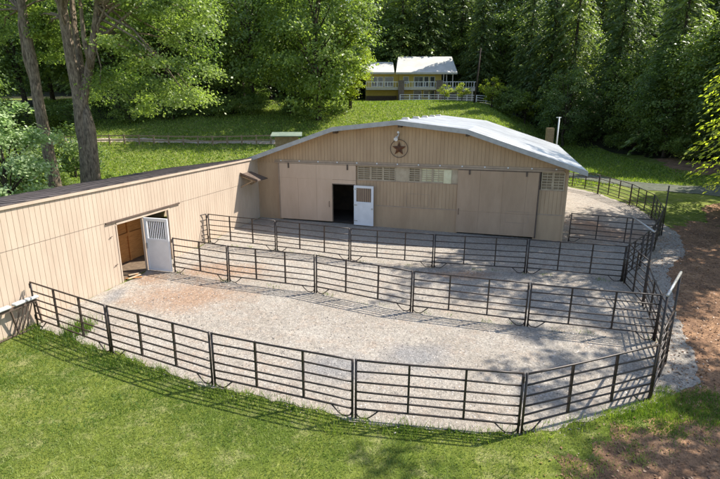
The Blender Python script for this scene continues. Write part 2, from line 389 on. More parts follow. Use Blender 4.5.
for (a0, b0, a1, b1) in ((S0, -.1, S0, -6), (S0, -6, SE, -6), (SE, -6, SE, -.1)):
    q = [P(a0, b0, 0), P(a1, b1, 0), P(a1, b1, EV - .15 + b1 * .165), P(a0, b0, EV - .15 + b0 * .165)]; mb.add(q, [(0, 1, 2, 3)])
put(mb, 'rear_wall', M['wall'], sb)
# stall inside: boards, grille
mb = MB(); g = gu(0, -1.7)
for k in range(10):
    pbox(mb, LP, -.6, 3.9, -1.80, -1.75, g + .02 + k * .235, g + .25 + k * .235)
for k in range(10):
    mb.hexa([P(-.62, -1.75, g + .02 + k * .235), P(-.57, -1.75, g + .02 + k * .235), P(-.57, -.1, g + .02 + k * .235), P(-.62, -.1, g + .02 + k * .235),
             P(-.62, -1.75, g + .25 + k * .235), P(-.57, -1.75, g + .25 + k * .235), P(-.57, -.1, g + .25 + k * .235), P(-.62, -.1, g + .25 + k * .235)])
pbox(mb, LP, -.6, 3.9, -1.74, -1.68, g + 1.28, g + 1.42); pbox(mb, LP, 1.0, 1.1, -1.74, -1.67, g, g + 2.5); pbox(mb, LP, 2.4, 2.5, -1.74, -1.67, g, g + 2.5)
sb_p = put(mb, 'stall_partition', M['orange'], sb)
mb = MB(); pbox(mb, LP, -.35, .72, -1.735, -1.72, g + 1.45, g + 2.3)  # solid dark sheet stands for the unlit space behind the bars
gr = put(mb, 'grille_dark_sheet', M['interior'], sb)
mb = MB()
for k in range(9): mb.bar(P(-.3 + k * .12, -1.70, g + 1.45), P(-.3 + k * .12, -1.70, g + 2.3), .02)
o = mb.build('grille_bars', M['steelgalv'], gr)
mb = MB(); pbox(mb, LP, -.6, 3.9, -1.74, -.075, g - .1, gu(3.9, 0) + .02); put(mb, 'stall_floor', M['stallfloor'], sb)
mb = MB(); pbox(mb, LP, -.6, 3.9, -3.2, -3.1, g, 4.1); put(mb, 'inner_wall', M['orange'], sb)
# hinged stall door standing out from the wall
hd = P(1.58, .03, 0); he = Vector((-8.30, 20.86, 0)); dx = (he - hd).normalized(); dn = Vector((dx.y, -dx.x, 0)); gd = gu(1.6, .6) + .05
def DP(a, o, z): q = hd + dx * a + dn * o; return Vector((q.x, q.y, gd + z))
DW = (he - hd).length; DH = 2.38
mb = MB()
fr = [(0, DW, 0, 1.42), (0, DW, DH - .14, DH), (0, .12, 1.42, DH - .14), (DW - .12, DW, 1.42, DH - .14)]
for a0, a1, z0, z1 in fr: pbox(mb, DP, a0, a1, -.025, .025, z0, z1)
dl = put(mb, 'stall_door', M['white'], sb)
mb = MB()
for a0, a1, z0, z1 in ((.0, .07, 0, DH), (DW - .07, DW, 0, DH), (.07, DW - .07, 0, .07), (.07, DW - .07, 1.36, 1.46), (.07, DW - .07, DH - .07, DH)): pbox(mb, DP, a0, a1, .027, .045, z0, z1)
mb.build('door_edge_frame', M['whitemetal'], dl)
mb = MB()
for k in range(10): a = .17 + k * (DW - .34) / 9; mb.bar(DP(a, 0, 1.42), DP(a, 0, DH - .14), .022)
mb.build('door_bars', M['whitemetal'], dl)
mb = MB(); pbox(mb, DP, .02, .09, .05, .09, 1.0, 1.25); mb.build('latch', M['steelgalv'], dl)
# ledger hooks on the wall
mb = MB()
for (s, z) in ((-.45, 2.55), (-.35, 1.35)): mb.bar(P(s, .03, z), P(s + .16, .03, z + .03), .02)
put(mb, 'hinge_strap', M['darktrim'], sb)
# little canopy at the inner corner
mb = MB(); ca, cb = 9.9, 11.2
mb.hexa([P(ca, .02, 3.78), P(ca, 1.12, 3.42), P(cb, 1.12, 3.42), P(cb, .02, 3.78), P(ca, .02, 3.83), P(ca, 1.12, 3.47), P(cb, 1.12, 3.47), P(cb, .02, 3.83)])
cn = put(mb, 'canopy', M['darktrim'], sb)
mb = MB()
mb.hexa([P(ca - .025, .02, 3.80), P(ca - .025, 1.15, 3.42), P(ca - .003, 1.15, 3.42), P(ca - .003, .02, 3.80), P(ca - .025, .02, 3.92), P(ca - .025, 1.15, 3.54), P(ca - .003, 1.15, 3.54), P(ca - .003, .02, 3.92)])
mb.build('barge_board', M['darktrim'], cn)
for s in (ca + .05, cb - .1):
    mb = MB(); mb.bar(P(s, .02, 3.05), P(s, .85, 3.46), .07); mb.bar(P(s, .02, 3.70), P(s, 1.0, 3.41), .06); mb.build('bracket', M['wood'], cn)

# ---- big barn
GBX = 18.13
def roofz(v):   # underside line of the roof at the front wall
    k = [(-.85, 4.30), (0, 4.66), (5.28, 6.40), (9.0, 6.80), (12.84, 6.36), (18.13, 4.62), (18.95, 4.36)]
    for (a, b), (c, d) in zip(k, k[1:]):
        if v <= c: return b + (d - b) * (v - a) / (c - a)
    return k[-1][1]
BU = 12.13; BP = lambda a, o, z: P(BU - o, a, z)
bn = empty('barn', P(BU + 9, 9, gu(BU + 9, 9)), 0, 'large tan barn with shallow pale metal roof and wide sliding doors', 'barn')
TRK = 4.36
mb = MB(); siding(mb, BP, 0, GBX, lambda a: TRK - .06, lambda a: roofz(a) - .02, edges=[5.28, 9.0, 12.84]); put(mb, 'gable_wall', M['wall_b'], bn)
for a0, a1, z0, z1 in ((0, 1.6, gu(BU, .5) - .1, TRK - .062), (6.46, 12.5, gu(BU, 10) - .15, 1.98), (16.6, GBX, gu(BU, 18) - .1, 2.0)):
    mb = MB(); pbox(mb, BP, a0, a1, -.05, .0, z0, z1); put(mb, 'lower_wall', M['wall_b'], bn)
mb = MB(); siding(mb, BP, 6.46, 12.5, lambda a: 1.985, lambda a: 3.47); put(mb, 'middle_wall', M['wall_b'], bn)
mb = MB(); siding(mb, BP, 16.6, GBX, lambda a: 2.005, lambda a: 3.33); put(mb, 'middle_wall', M['wall_b'], bn)
mb = MB(); siding(mb, BP, 17.98, GBX, lambda a: 3.335, lambda a: TRK - .062); siding(mb, BP, 6.46, 6.52, lambda a: 3.475, lambda a: TRK - .062)
put(mb, 'middle_wall', M['wall_b'], bn)
mb = MB(); pbox(mb, BP, 1.2, 17.9, .003, .12, TRK - .055, TRK + .03); pbox(mb, BP, 1.2, 17.9, .003, .05, TRK + .033, TRK + .15)
tr = put(mb, 'door_track', M['trim'], bn)
mb = MB()
for k in range(14): a = 1.6 + k * 1.22; pbox(mb, BP, a, a + .07, .051, .075, TRK + .06, TRK + .12)
mb.build('track_bolts', M['whitemetal'], tr)
# sliding door with the walk opening
dz0 = .84; OPA, OPB, OPT = 5.0, 6.46, 3.13
mb = MB(); j = 3.42
for a, b in ((1.52, 2.735), (2.745, 3.955), (3.965, OPA)): pbox(mb, BP, a, b, .03, .10, dz0, j - .006)
for a, b in ((1.52, 3.955), (3.965, 6.46)): pbox(mb, BP, a, b, .03, .10, j + .006, TRK - .07)
pbox(mb, BP, OPA + .001, 6.46, .03, .10, OPT, j - .006); pbox(mb, BP, 1.53, OPA - .01, .02, .085, dz0 + .01, TRK - .08)
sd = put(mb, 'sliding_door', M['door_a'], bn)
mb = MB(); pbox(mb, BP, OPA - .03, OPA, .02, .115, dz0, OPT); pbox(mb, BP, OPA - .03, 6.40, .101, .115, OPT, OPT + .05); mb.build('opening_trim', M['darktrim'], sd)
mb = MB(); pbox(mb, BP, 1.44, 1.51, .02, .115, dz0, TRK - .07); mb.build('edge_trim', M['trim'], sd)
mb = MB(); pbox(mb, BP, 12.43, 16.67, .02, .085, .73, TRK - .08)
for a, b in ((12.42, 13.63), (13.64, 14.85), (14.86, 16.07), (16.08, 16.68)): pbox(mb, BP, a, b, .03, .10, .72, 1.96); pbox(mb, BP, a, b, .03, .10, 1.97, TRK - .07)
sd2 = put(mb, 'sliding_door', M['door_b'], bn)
mb = MB()
pbox(mb, BP, 16.69, 16.75, .02, .12, .66, TRK - .06); pbox(mb, BP, 12.42, 16.68, .10, .106, TRK - .11, TRK - .075)
mb.build('edge_trim', M['darktrim'], sd2)
mb = MB(); m2 = .012    # cut hatch outline, board seams
def outline(mb, a0, a1, z0, z1, o=.101, w=.022):
    pbox(mb, BP, a0, a1, o, o + .008, z0, z0 + w); pbox(mb, BP, a0, a1, o, o + .008, z1 - w, z1); pbox(mb, BP, a0, a0 + w, o, o + .008, z0 + w, z1 - w); pbox(mb, BP, a1 - w, a1, o, o + .008, z0 + w, z1 - w)
outline(mb, 15.1, 16.3, 1.45, 2.1); mb.build('hatch', M['trim'], sd2)
mb = MB(); outline(mb, 9.5, 10.85, 2.08, 2.78, .002); put(mb, 'hatch', M['trim'], bn)
for q in ((7.6, 12.42, .002, .02, 1.94, 2.0), (6.5, 12.42, .002, .03, 3.42, 3.475), (16.76, GBX - .095, .002, .02, 1.97, 2.03), (16.76, GBX - .095, .002, .03, 3.30, 3.345)):
    mb = MB(); pbox(mb, BP, *q); put(mb, 'trim_strip', M['trim'], bn)
for q in ((GBX - .09, GBX + .012, .003, .03, .4, TRK - .06), (0, .09, .003, .03, .6, TRK - .06)):
    mb = MB(); pbox(mb, BP, *q); put(mb, 'corner_trim', M['wall_b'], bn)
for v0 in (5.0 - .22, 12.42 + .12):
    mb = MB(); mb.tube([P(BU - .10, v0, 1.75), P(BU - .16, v0, 1.78), P(BU - .16, v0, 2.05), P(BU - .10, v0, 2.08)], .016, 6); mb.build('pull_handle', M['darktrim'], sd if v0 < 6 else sd2)
for v0 in (2.1, 5.9): mb = MB(); pbox(mb, BP, v0, v0 + .09, .101, .14, TRK - .34, TRK - .02); mb.build('roller_hanger', M['darktrim'], sd)
for v0 in (13.0, 16.0): mb = MB(); pbox(mb, BP, v0, v0 + .09, .101, .14, TRK - .34, TRK - .06); mb.build('roller_hanger', M['darktrim'], sd2)
# white walk door swung open
hz = .76
BD = lambda a, o, z: P(BU - .16 - o + (a - 6.4) * -.06, a, z)
mb = MB(); a0, a1 = 6.38, 7.60; z0, z1 = hz, 3.14
for q in ((a0, a1, z0, 2.18), (a0, a1, 3.0, z1), (a0, a0 + .14, 2.18, 3.0), (a1 - .14, a1, 2.18, 3.0)): pbox(mb, BD, q[0], q[1], 0, .05, q[2], q[3])
wd = put(mb, 'walk_door', M['white'], bn)
mb = MB()
for q in ((a0, a0 + .06, z0, z1), (a1 - .06, a1, z0, z1), (a0 + .06, a1 - .06, z0, z0 + .07), (a0 + .06, a1 - .06, 2.1, 2.17), (a0 + .06, a1 - .06, z1 - .06, z1)): pbox(mb, BD, q[0], q[1], .052, .066, q[2], q[3])
mb.build('door_edge_frame', M['whitemetal'], wd)
mb = MB(); pbox(mb, BD, a0 + .14, a1 - .14, -.01, .004, 2.18, 3.0); mb.build('door_opening', M['door_b'], wd)
mb = MB()
for k in range(8): a = a0 + .2 + k * .117; mb.bar(BD(a, .025, 2.18), BD(a, .025, 3.0), .03)
mb.build('door_bars', M['darktrim'], wd)
for z in (1.0, 1.95, 2.9): mb = MB(); pbox(mb, BD, a0 - .02, a0 + .22, .067, .078, z, z + .05); mb.build('hinge', M['steelgalv'], wd)
mb = MB(); pbox(mb, BD, a1 - .12, a1 - .03, .067, .11, 1.75, 1.83); mb.build('latch', M['steelgalv'], wd)
# slatted windows
def slat_window(a0, a1, z0, z1, lit):
    mb = MB()
    for q in ((a0, a0 + .05, z0, z1), (a1 - .05, a1, z0, z1), (a0 + .05, a1 - .05, z0, z0 + .04), (a0 + .05, a1 - .05, z1 - .04, z1)): pbox(mb, BP, q[0], q[1], -.02, .028, q[2], q[3])
    f = put(mb, 'window', M['louver'], bn)
    mb = MB()
    for k in range(1, 6): z = z0 + .04 + k * (z1 - z0 - .08) / 6; pbox(mb, BP, a0 + .05, a1 - .05, -.012, .016, z - .02, z + .02)
    m_ = (a0 + a1) / 2; pbox(mb, BP, m_ - .015, m_ + .015, .0165, .022, z0 + .04, z1 - .04)
    mb.build('slats', M['louver'], f)
    mb = MB(); pbox(mb, BP, a0 + .05, a1 - .05, -.05, -.035, z0 + .04, z1 - .04); mb.build('backing', M['fibre'] if lit else M['interior2'], f)
M['interior2'] = mat('unlit_window_backing', (.20, .15, .095), (.30, .23, .15), 2, .8)  # dim colour painted for windows with no light behind them
wz0, wz1 = 3.48, 4.28
wins = [(6.55, 7.35, 0), (7.36, 8.1, 0), (8.11, 8.85, 0), (9.62, 10.3, 0), (10.31, 10.98, 1), (10.99, 11.65, 1), (11.66, 12.0, 0)]
for a, b, l in wins: slat_window(a, b, wz0, wz1, l)
slat_window(16.8, 17.38, 3.35, 4.29, 0); slat_window(17.39, 17.97, 3.35, 4.29, 0)
for q in ((8.86, 9.61, -.03, .012, wz0, wz1 + .01), (12.01, 12.42, -.03, .012, wz0, wz1 + .01)):
    mb = MB(); pbox(mb, BP, *q); put(mb, 'plywood_panel', M['louver'], bn)
mb = MB(); pbox(mb, BP, 11.62, 12.05, .02, .05, wz0 - .02, wz1 - .05); put(mb, 'yellowed_panel', M['fibre'], bn)
# lookout blocks under the overhang
for a in (5.28, 9.12, 12.84):
    mb = MB(); pbox(mb, BP, a - .09, a + .09, 0, .5, roofz(a) - .26, roofz(a) - .05); put(mb, 'rafter_block', M['darktrim'], bn)
# roof: six planes
mb = MB(); ks = [-.85, 0.0, 5.28, 9.0, 12.84, 18.13, 18.95]; F0, F1 = -.75, 18.2; TH_ = .09
kk = [(-.85), 5.28, 9.0, 12.84, 18.95]
for a, b in zip(kk, kk[1:]):
    za, zb = roofz(a), roofz(b)
    def q(v, z, s): return P(BU + s, v, z)
    mb.hexa([q(a, za, F0), q(b, zb, F0), q(b, zb, F1), q(a, za, F1), q(a, za + TH_, F0), q(b, zb + TH_, F0), q(b, zb + TH_, F1), q(a, za + TH_, F1)])
rfm = put(mb, 'roof', M['roof'], bn)
mb = MB(); # standing seams run from ridge to eave
nn = 31
for k in range(nn):
    s = F0 + .25 + k * (F1 - F0 - .4) / (nn - 1)
    for a, b in zip(kk, kk[1:]):
        za, zb = roofz(a) + TH_, roofz(b) + TH_
        mb.hexa([P(BU + s, a, za - .01), P(BU + s, b, zb - .01), P(BU + s + .04, b, zb - .01), P(BU + s + .04, a, za - .01), P(BU + s, a, za + .03), P(BU + s, b, zb + .03), P(BU + s + .04, b, zb + .03), P(BU + s + .04, a, za + .03)])
mb.build('seams', M['roof'], rfm)
mb = MB()
for a, b in zip(kk, kk[1:]):
    za, zb = roofz(a), roofz(b); f0, f1 = F0 - .04, F0 - .003
    mb.hexa([P(BU + f0, a, za - .13), P(BU + f0, b, zb - .13), P(BU + f1, b, zb - .13), P(BU + f1, a, za - .13), P(BU + f0, a, za + TH_ + .035), P(BU + f0, b, zb + TH_ + .035), P(BU + f1, b, zb + TH_ + .035), P(BU + f1, a, za + TH_ + .035)])
mb.build('fascia', M['fascia'], rfm)
for k in range(5):
    mb = MB(); s = 1.5 + k * 3.4; z = roofz(9.0) + TH_
    mb.hexa([P(BU + s, 8.75, z - .02), P(BU + s, 9.25, z - .02), P(BU + s + .5, 9.25, z - .02), P(BU + s + .5, 8.75, z - .02), P(BU + s, 8.85, z + .14), P(BU + s, 9.15, z + .14), P(BU + s + .5, 9.15, z + .14), P(BU + s + .5, 8.85, z + .14)])
    mb.build('ridge_vent', M['fascia'], rfm)
mb = MB()
for (t0, s0, t1, s1) in ((0, 0.05, 0, 17.8), (0, 17.8, GBX, 17.8), (GBX, 17.8, GBX, .05)):
    zz0, zz1 = roofz(t0), roofz(t1)
    if t0 == t1: mb.add([P(BU + s0, t0, .3), P(BU + s1, t1, .3), P(BU + s1, t1, zz1 - .02), P(BU + s0, t0, zz0 - .02)], [(0, 1, 2, 3)])
mb.add([P(BU + 17.8, x, z) for x, z in ((0, .3), (GBX, .3), (GBX, 4.6), (12.84, 6.34), (9, 6.78), (5.28, 6.38), (0, 4.64))], [tuple(range(7))])
put(mb, 'rear_wall', M['wall_b'], bn)
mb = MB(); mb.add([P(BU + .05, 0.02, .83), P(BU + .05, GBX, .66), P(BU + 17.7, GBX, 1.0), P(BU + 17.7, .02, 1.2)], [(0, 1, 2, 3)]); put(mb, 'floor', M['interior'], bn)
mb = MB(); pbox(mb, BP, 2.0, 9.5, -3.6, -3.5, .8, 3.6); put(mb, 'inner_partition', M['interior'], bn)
# floodlight and star on the gable
mb = MB(); mb.tube([P(BU - .02, 9.0, 6.15), P(BU - .2, 8.98, 6.05)], .03); mb.tube([P(BU - .12, 8.9, 5.98), P(BU - .3, 8.88, 5.86)], [.07, .12], 12); mb.tube([P(BU - .12, 9.02, 6.2), P(BU - .35, 9.02, 6.26)], [.05, .06], 10)
put(mb, 'floodlight', M['whitemetal'], bn)
st = empty('star_ornament', P(BU - .06, 9.03, 5.34), 0, 'rust coloured five pointed star in a dark ring hanging on the barn gable', 'wall star')
mb = MB(); r1, r2 = .42, .17; pts = []
for k in range(10): t = math.pi / 2 + k * math.pi / 5; r = r1 if k % 2 == 0 else r2; pts.append((math.cos(t) * r, math.sin(t) * r))
ctr = (Vv * 0 - U * .13); vs = [ctr] + [Vv * x + Vector((0, 0, y)) for x, y in pts] + [U * .03]
mb.add(vs, [(0, 1 + k, 1 + (k + 1) % 10) for k in range(10)] + [(11, 1 + (k + 1) % 10, 1 + k) for k in range(10)]); mb.build('star', M['rust'], st)
mb = MB(); ring = [Vv * (math.cos(t) * .5) + Vector((0, 0, math.sin(t) * .5)) for t in [2 * math.pi * k / 36 for k in range(37)]]; mb.tube(ring, .018, 6); mb.build('ring', M['darktrim'], st)
mb = MB(); mb.tube([Vector((0, 0, .5)), Vector((0, 0, .82))], .012, 6); mb.build('hanger', M['darktrim'], st)

# ------------------------------------------------------------------ corral panels
PL = 3.96; RH = [.27, .50, .74, 1.00, 1.28, 1.575]
def panel_mesh(L, n_up=2, feet=True, var=0):
    """child list (name, mesh) in local coordinates, x from 0 to L"""
    out = []; r = .023
    for k, h in enumerate(RH):
        wv = .016 * math.sin(k * 2.1 + var * 1.7)
        pts = [(.05 + (L - .1) * t, wv * math.sin(t * math.pi), h + wv * .7 * math.sin(t * 5 + var)) for t in [i / 6 for i in range(7)]]
        out.append(('rail', MB().tube(pts, r if k not in (0, 5) else r + .003, 8).mesh('rail', M['steel'], True)))
    for x in (.045, L - .045):
        out.append(('end_post', MB().tube([(x, 0, .03), (x, 0, 1.6)], .03, 8).mesh('end_post', M['steel'], True)))
    for k in range(n_up):
        x = L * (k + 1) / (n_up + 1)
        out.append(('upright', MB().bar((x, 0, RH[0]), (x, 0, RH[5] + .0), .055, .05).mesh('upright', M['steel'])))
    if feet:
        for sgn, x0 in ((1, .05), (-1, L - .05)):
            pts = [(x0 + sgn * x, 0, z) for x, z in ((.56, .27), (.34, .07), (.26, .028), (.14, .03), (.05, .07), (.01, .16))]
            out.append(('foot_brace', MB().tube(pts, .018, 6).mesh('foot_brace', M['steel'], True)))
    for z in (.24, 1.36): out.append(('hinge_pin', MB().tube([(-.03, 0, z), (-.03, 0, z + .16)], .022, 6).mesh('hinge_pin', M['steel'])))
    return out
PM = {}
def corral_panel(a, b, label, group, n_up=2, feet=True, name='corral_panel'):
    a = Vector((*a, gz(*a))); b = Vector((*b, gz(*b))); d = b - a; L = round(d.length, 2)
    key = (L, n_up, feet, R.randrange(4))
    if key not in PM: PM[key] = panel_mesh(L, n_up, feet, key[3])
    root = empty(name, a, 0, label, 'fence panel', group)
    root.rotation_euler = (0, -math.atan2(d.z, d.to_2d().length), math.atan2(d.y, d.x))
    root.rotation_euler.x = R.uniform(-.012, .012)
    for nm, me in PM[key]: link(nm, me, root)
    return root
ordn = ['first', 'second', 'third', 'fourth', 'fifth']
gA = 'corral panels of the front fence row'
txt = ['nearest to the tan stall wall', 'second from the stall wall', 'third from the stall wall', 'just left of the bend in the row', 'after the bend, ending at the tall gate']
for i in range(5): corral_panel(A[i], A[i + 1], 'front row steel panel on grass edge, ' + txt[i], gA)
txt = ['beside the open white stall door', 'second from the white stall door', 'in the middle of the row', 'fourth from the white stall door', 'reaching the right hand curve']
for i in range(5): corral_panel(B[i], B[i + 1], 'dark steel panel of the middle row, ' + txt[i], 'corral panels of the middle fence row', 1 if i == 0 else 2)
txt = ['starting at the stall wall under the canopy', 'second from the stall wall', 'in front of the white barn door', 'below the slatted windows', 'meeting the curve near the barn corner']
for i in range(5): corral_panel(Cc[i], Cc[i + 1], 'steel panel in row nearest the barn, ' + txt[i], 'corral panels of the row nearest the barn')
gd_ = 'corral panels of the curved right side'
corral_panel(*D, 'short steel panel between the two tall gates', gd_, 1)
corral_panel(G3[1], B[5], 'narrow dark steel panel behind the nearest tall gate at the middle row end', gd_, 0, False)
txt = ['right after the second tall gate', 'just beyond the narrow divider beside the barn', 'leading up to the tall lone post', 'beyond the tall lone post', 'on the grass side at the far bend', 'along the far back of the curve', 'ending behind the right rear of the barn']
arc = [Cc[5]] + ARC
for i in range(7): corral_panel(arc[i], arc[i + 1], 'dark steel panel of the curved side fence, ' + txt[i], gd_, 1 if i == 0 else 2)
corral_panel((11.25, 26.0), (15.05, 24.55), 'dark steel divider panel between barn corner and the curved fence', 'divider panel by the barn')
corral_panel((-9.05, 24.35), Cc[0], 'very short dark steel panel against the sunlit stall wall', 'divider panel by the stalls', 0, False)
# tall walk-through gates
def tall_gate(a, b, label):
    a = Vector((*a, gz(*a))); b = Vector((*b, gz(*b))); d = b - a; L = d.length; H = 2.9
    root = empty('tall_gate', a, math.atan2(d.y, d.x), label, 'gate', 'tall gates of the curved side')
    fr = empty('x', (0, 0, 0)); bpy.data.objects.remove(fr)
    for x in (.03, L - .03):
        MB().tube([(x, 0, .02), (x, 0, H - .03)], .032, 8).build('tall_post', M['steel'], root, True)
    MB().tube([(.0, 0, H), (L, 0, H)], .036, 8).build('top_bar', M['steelgalv'], root, True)
    mb = MB()
    mb.tube([(.12, 0, .12), (.12, 0, 1.78)], .025, 8); mb.tube([(L - .12, 0, .12), (L - .12, 0, 1.78)], .025, 8)
    mb.tube([(.12, 0, 1.78), (L - .12, 0, 1.78)], .025, 8); mb.tube([(.12, 0, .14), (L - .12, 0, .14)], .025, 8)
    lf = mb.build('gate_leaf', M['steel'], root, True)
    for z in (.42, .70, .98, 1.25, 1.52): MB().tube([(.12, 0, z), (L - .12, 0, z)], .02, 8).build('gate_rail', M['steel'], lf, True)
    MB().bar((L * .5, 0, .14), (L * .5, 0, 1.78), .05).build('gate_upright', M['steel'], lf)
    MB().tube([(L - .1, 0, 1.15), (L + .02, .05, 1.15)], .02, 6).build('latch', M['steelgalv'], lf)
    return root
tall_gate(*G3, 'tall dark steel gate with pale top bar nearest the camera at the front right bend')
tall_gate(*G2, 'tall steel gate with pale top bar ending the row nearest the barn')
tp = empty('gate_post', (17.07, 27.4, gz(17, 27.4)), 0, 'tall lone dark steel post rising from the curved fence against the shaded grass', 'post')
MB().tube([(0.06, -.06, 0), (.06, -.06, 2.8)], .035, 8).build('post', M['steel'], tp, True); MB().tube([(.06, -.06, 2.8), (.06, -.06, 2.84)], .045, 8).build('cap', M['steel'], tp)

# folded rack against the stall wall
rk = empty('feed_rack', (-11.0, 15.35, gz(-11, 15.35)), TH, 'brown slanted bar rack with white top pads leaning against the tan wall at far left', 'rack')
mb = MB()
for x0, x1 in ((-1.5, -.62), (-.5, -.10), (-.07, .36)): mb.box(x0, x1, -.10, .10, 1.0, 1.09)
o = mb.build('top_pad', M['pad'], rk); bv = o.modifiers.new('b', 'BEVEL'); bv.width = .035; bv.segments = 3
mb = MB(); mb.bar((-1.4, 0, .93), (.3, 0, .93), .06, .09); mb.bar((-.45, 0, .02), (.25, 0, .02), .04)
mb.bar((-1.4, .01, .05), (-.5, .01, .05), .04); mb.build('frame', M['darktrim'], rk)
for a, b in ((-.62, -.42), (.28, .45), (-1.35, -1.5)): MB().bar((a, 0, .9), (b, .08, .0), .05).build('leg', M['darktrim'], rk)
for k in range(4): x = .15 - k * .14; MB().bar((x, .02, .88 - .09 * k * 0), (x - .32, .06, .03), .03).build('slanted_bar', M['darktrim'], rk)

# ------------------------------------------------------------------ things behind the barn
def far_fence():
    root = empty('rail_fence', (-38, 60, gz(-38, 60)), 0, 'long low brown wooden two rail fence across the far left lawn', 'fence')
    x0 = -44.; n = 20; pts = []
    for k in range(n + 1): x = x0 + k * 1.75; y = 60.2 + .04 * k; pts.append(Vector((x, y, gz(x, y))))
    for p in pts: MB().box(p.x - .08, p.x + .08, p.y - .06, p.y + .06, p.z - .1, p.z + 1.15).build('post', M['wood'], root).location = -root.location
    for h in (1.02, .52):
        mb = MB()
        for a, b in zip(pts, pts[1:]): mb.bar(a + Vector((0, -.08, h)), b + Vector((0, -.08, h)), .05, .14)
        mb.build('rail', M['wood'], root).location = -root.location
far_fence()
p = at(287, 142, 50); p.z = gz(p.x, p.y) - .25
sh = empty('small_shed', p, .1, 'small shed with pale green roof peeking over the left slope of the barn roof', 'shed')
hh = at(288, 136.5, 47).z - p.z
MB().box(-1.1, 1.1, -.9, .9, 0, hh - .15).build('wall', M['wood'], sh)
mb = MB(); mb.hexa([(-1.5, -1.4, hh - .12), (1.5, -1.4, hh - .12), (1.5, 1.4, hh + .12), (-1.5, 1.4, hh + .12), (-1.5, -1.4, hh - .04), (1.5, -1.4, hh - .04), (1.5, 1.4, hh + .2), (-1.5, 1.4, hh + .2)]); mb.build('roof', M['green_roof'], sh)

# house on the rise
YH = 95.
def hx(px, y=YH): return at(px, 90, y).x
def hzz(py, y=YH): return at(400, py, y).z
ho = empty('house', (hx(425), YH, gz(hx(425), YH)), 0, 'yellow two storey house with pale roof, stone pillars and white railed decks on the rise', 'house')
def hput(mb, name, m, par=None):
    o = mb.build(name, m, par or ho)
    if par is None: o.location = -ho.location
    return o
zb = hzz(101.5) - .6; zf = hzz(88.5); ze = hzz(74.2); zr = hzz(57.5, YH + 4)
mb = MB(); mb.box(hx(399), hx(441), YH, YH + 9, zb, ze); hput(mb, 'wall', M['yellow'])
mb = MB(); mb.box(hx(366), hx(399) - .01, YH + .8, YH + 9, zb, ze + .3); hput(mb, 'wing_wall', M['yellow'])
mb = MB(); x0, x1 = hx(395), hx(455)
mb.hexa([(x0, YH - 1.6, ze), (x1, YH - 1.6, ze), (x1, YH + 4.5, zr), (x0 + .8, YH + 4.5, zr), (x0, YH - 1.6, ze + .2), (x1, YH - 1.6, ze + .2), (x1 - .1, YH + 4.5, zr + .2), (x0 + .8, YH + 4.5, zr + .2)])
mb.hexa([(x0 + .8, YH + 4.5, zr), (x1, YH + 4.5, zr), (x1, YH + 10.5, ze), (x0, YH + 10.5, ze), (x0 + .8, YH + 4.5, zr + .2), (x1 - .1, YH + 4.5, zr + .2), (x1, YH + 10.5, ze + .2), (x0, YH + 10.5, ze + .2)])
hput(mb, 'roof', M['hroof'])
mb = MB(); x0, x1 = hx(361), hx(394); zr2 = hzz(63, YH + 4)
mb.hexa([(x0, YH - .6, ze + .1), (x1, YH - .6, ze + .1), (x1, YH + 4.5, zr2), (x0, YH + 4.5, zr2), (x0, YH - .6, ze + .3), (x1, YH - .6, ze + .3), (x1, YH + 4.5, zr2 + .2), (x0, YH + 4.5, zr2 + .2)])
mb.hexa([(x0, YH + 4.5, zr2), (x1, YH + 4.5, zr2), (x1, YH + 10, ze), (x0, YH + 10, ze), (x0, YH + 4.5, zr2 + .2), (x1, YH + 4.5, zr2 + .2), (x1, YH + 10, ze + .2), (x0, YH + 10, ze + .2)])
hput(mb, 'wing_roof', M['hroof'])
mb = MB(); mb.box(hx(395), hx(455), YH - 1.68, YH - 1.61, ze - .1, ze + .22); mb.box(hx(361), hx(394), YH - .68, YH - .61, ze - .02, ze + .3); hput(mb, 'eave_board', M['deck'])
for (px0, px1, py0, py1, yy) in ((403.5, 408, 77, 83, 0), (414, 418, 77, 86.5, 0), (418.8, 422.5, 77, 86.5, 0), (424, 428, 77, 86.5, 0), (430, 434, 77, 86.5, 0), (414, 421, 91, 99.5, 0), (424, 428.5, 91, 97, 0), (430, 434, 91, 99.5, 0),
    (372, 377, 77, 86, .8), (378.5, 383, 77, 86, .8), (385, 393, 77, 86, .8)):
    mb = MB(); y = YH + yy; a, b, c, d = hx(px0), hx(px1), hzz(py1), hzz(py0)
    for q in ((a - .1, a, c, d), (b, b + .1, c, d), (a - .1, b + .1, d, d + .1), (a - .1, b + .1, c - .1, c)): mb.box(q[0], q[1], y - .07, y - .003, q[2], q[3])
    f = hput(mb, 'window', M['white'])
    MB().box(a, b, y - .03, y - .004, c, d).build('pane', M['glass'], f)
for (px0, px1) in ((397.5, 403), (434.5, 440.5)):
    mb = MB(); mb.box(hx(px0), hx(px1), YH - 2.4, YH - 1.4, zb, hzz(81)); hput(mb, 'stone_pillar', M['stone'])
mb = MB(); mb.box(hx(403), hx(434.5), YH - 2.2, YH - .01, zf - .3, zf); mb.box(hx(366), hx(397.5), YH - 2.0, YH + .79, zf - .3, zf); mb.box(hx(440.6), hx(474), YH - 2.0, YH + 3, zf - .5, zf + .0)
hput(mb, 'deck', M['deck'])
mb = MB(); mb.box(hx(441), hx(473), YH - .5, YH + 3, zb, zf - .5); hput(mb, 'carport_wall', M['grey'])
mb = MB(); mb.box(hx(366), hx(397), YH + .6, YH + .79, zb, zb + 1.6); hput(mb, 'base_wall', M['darktrim'])
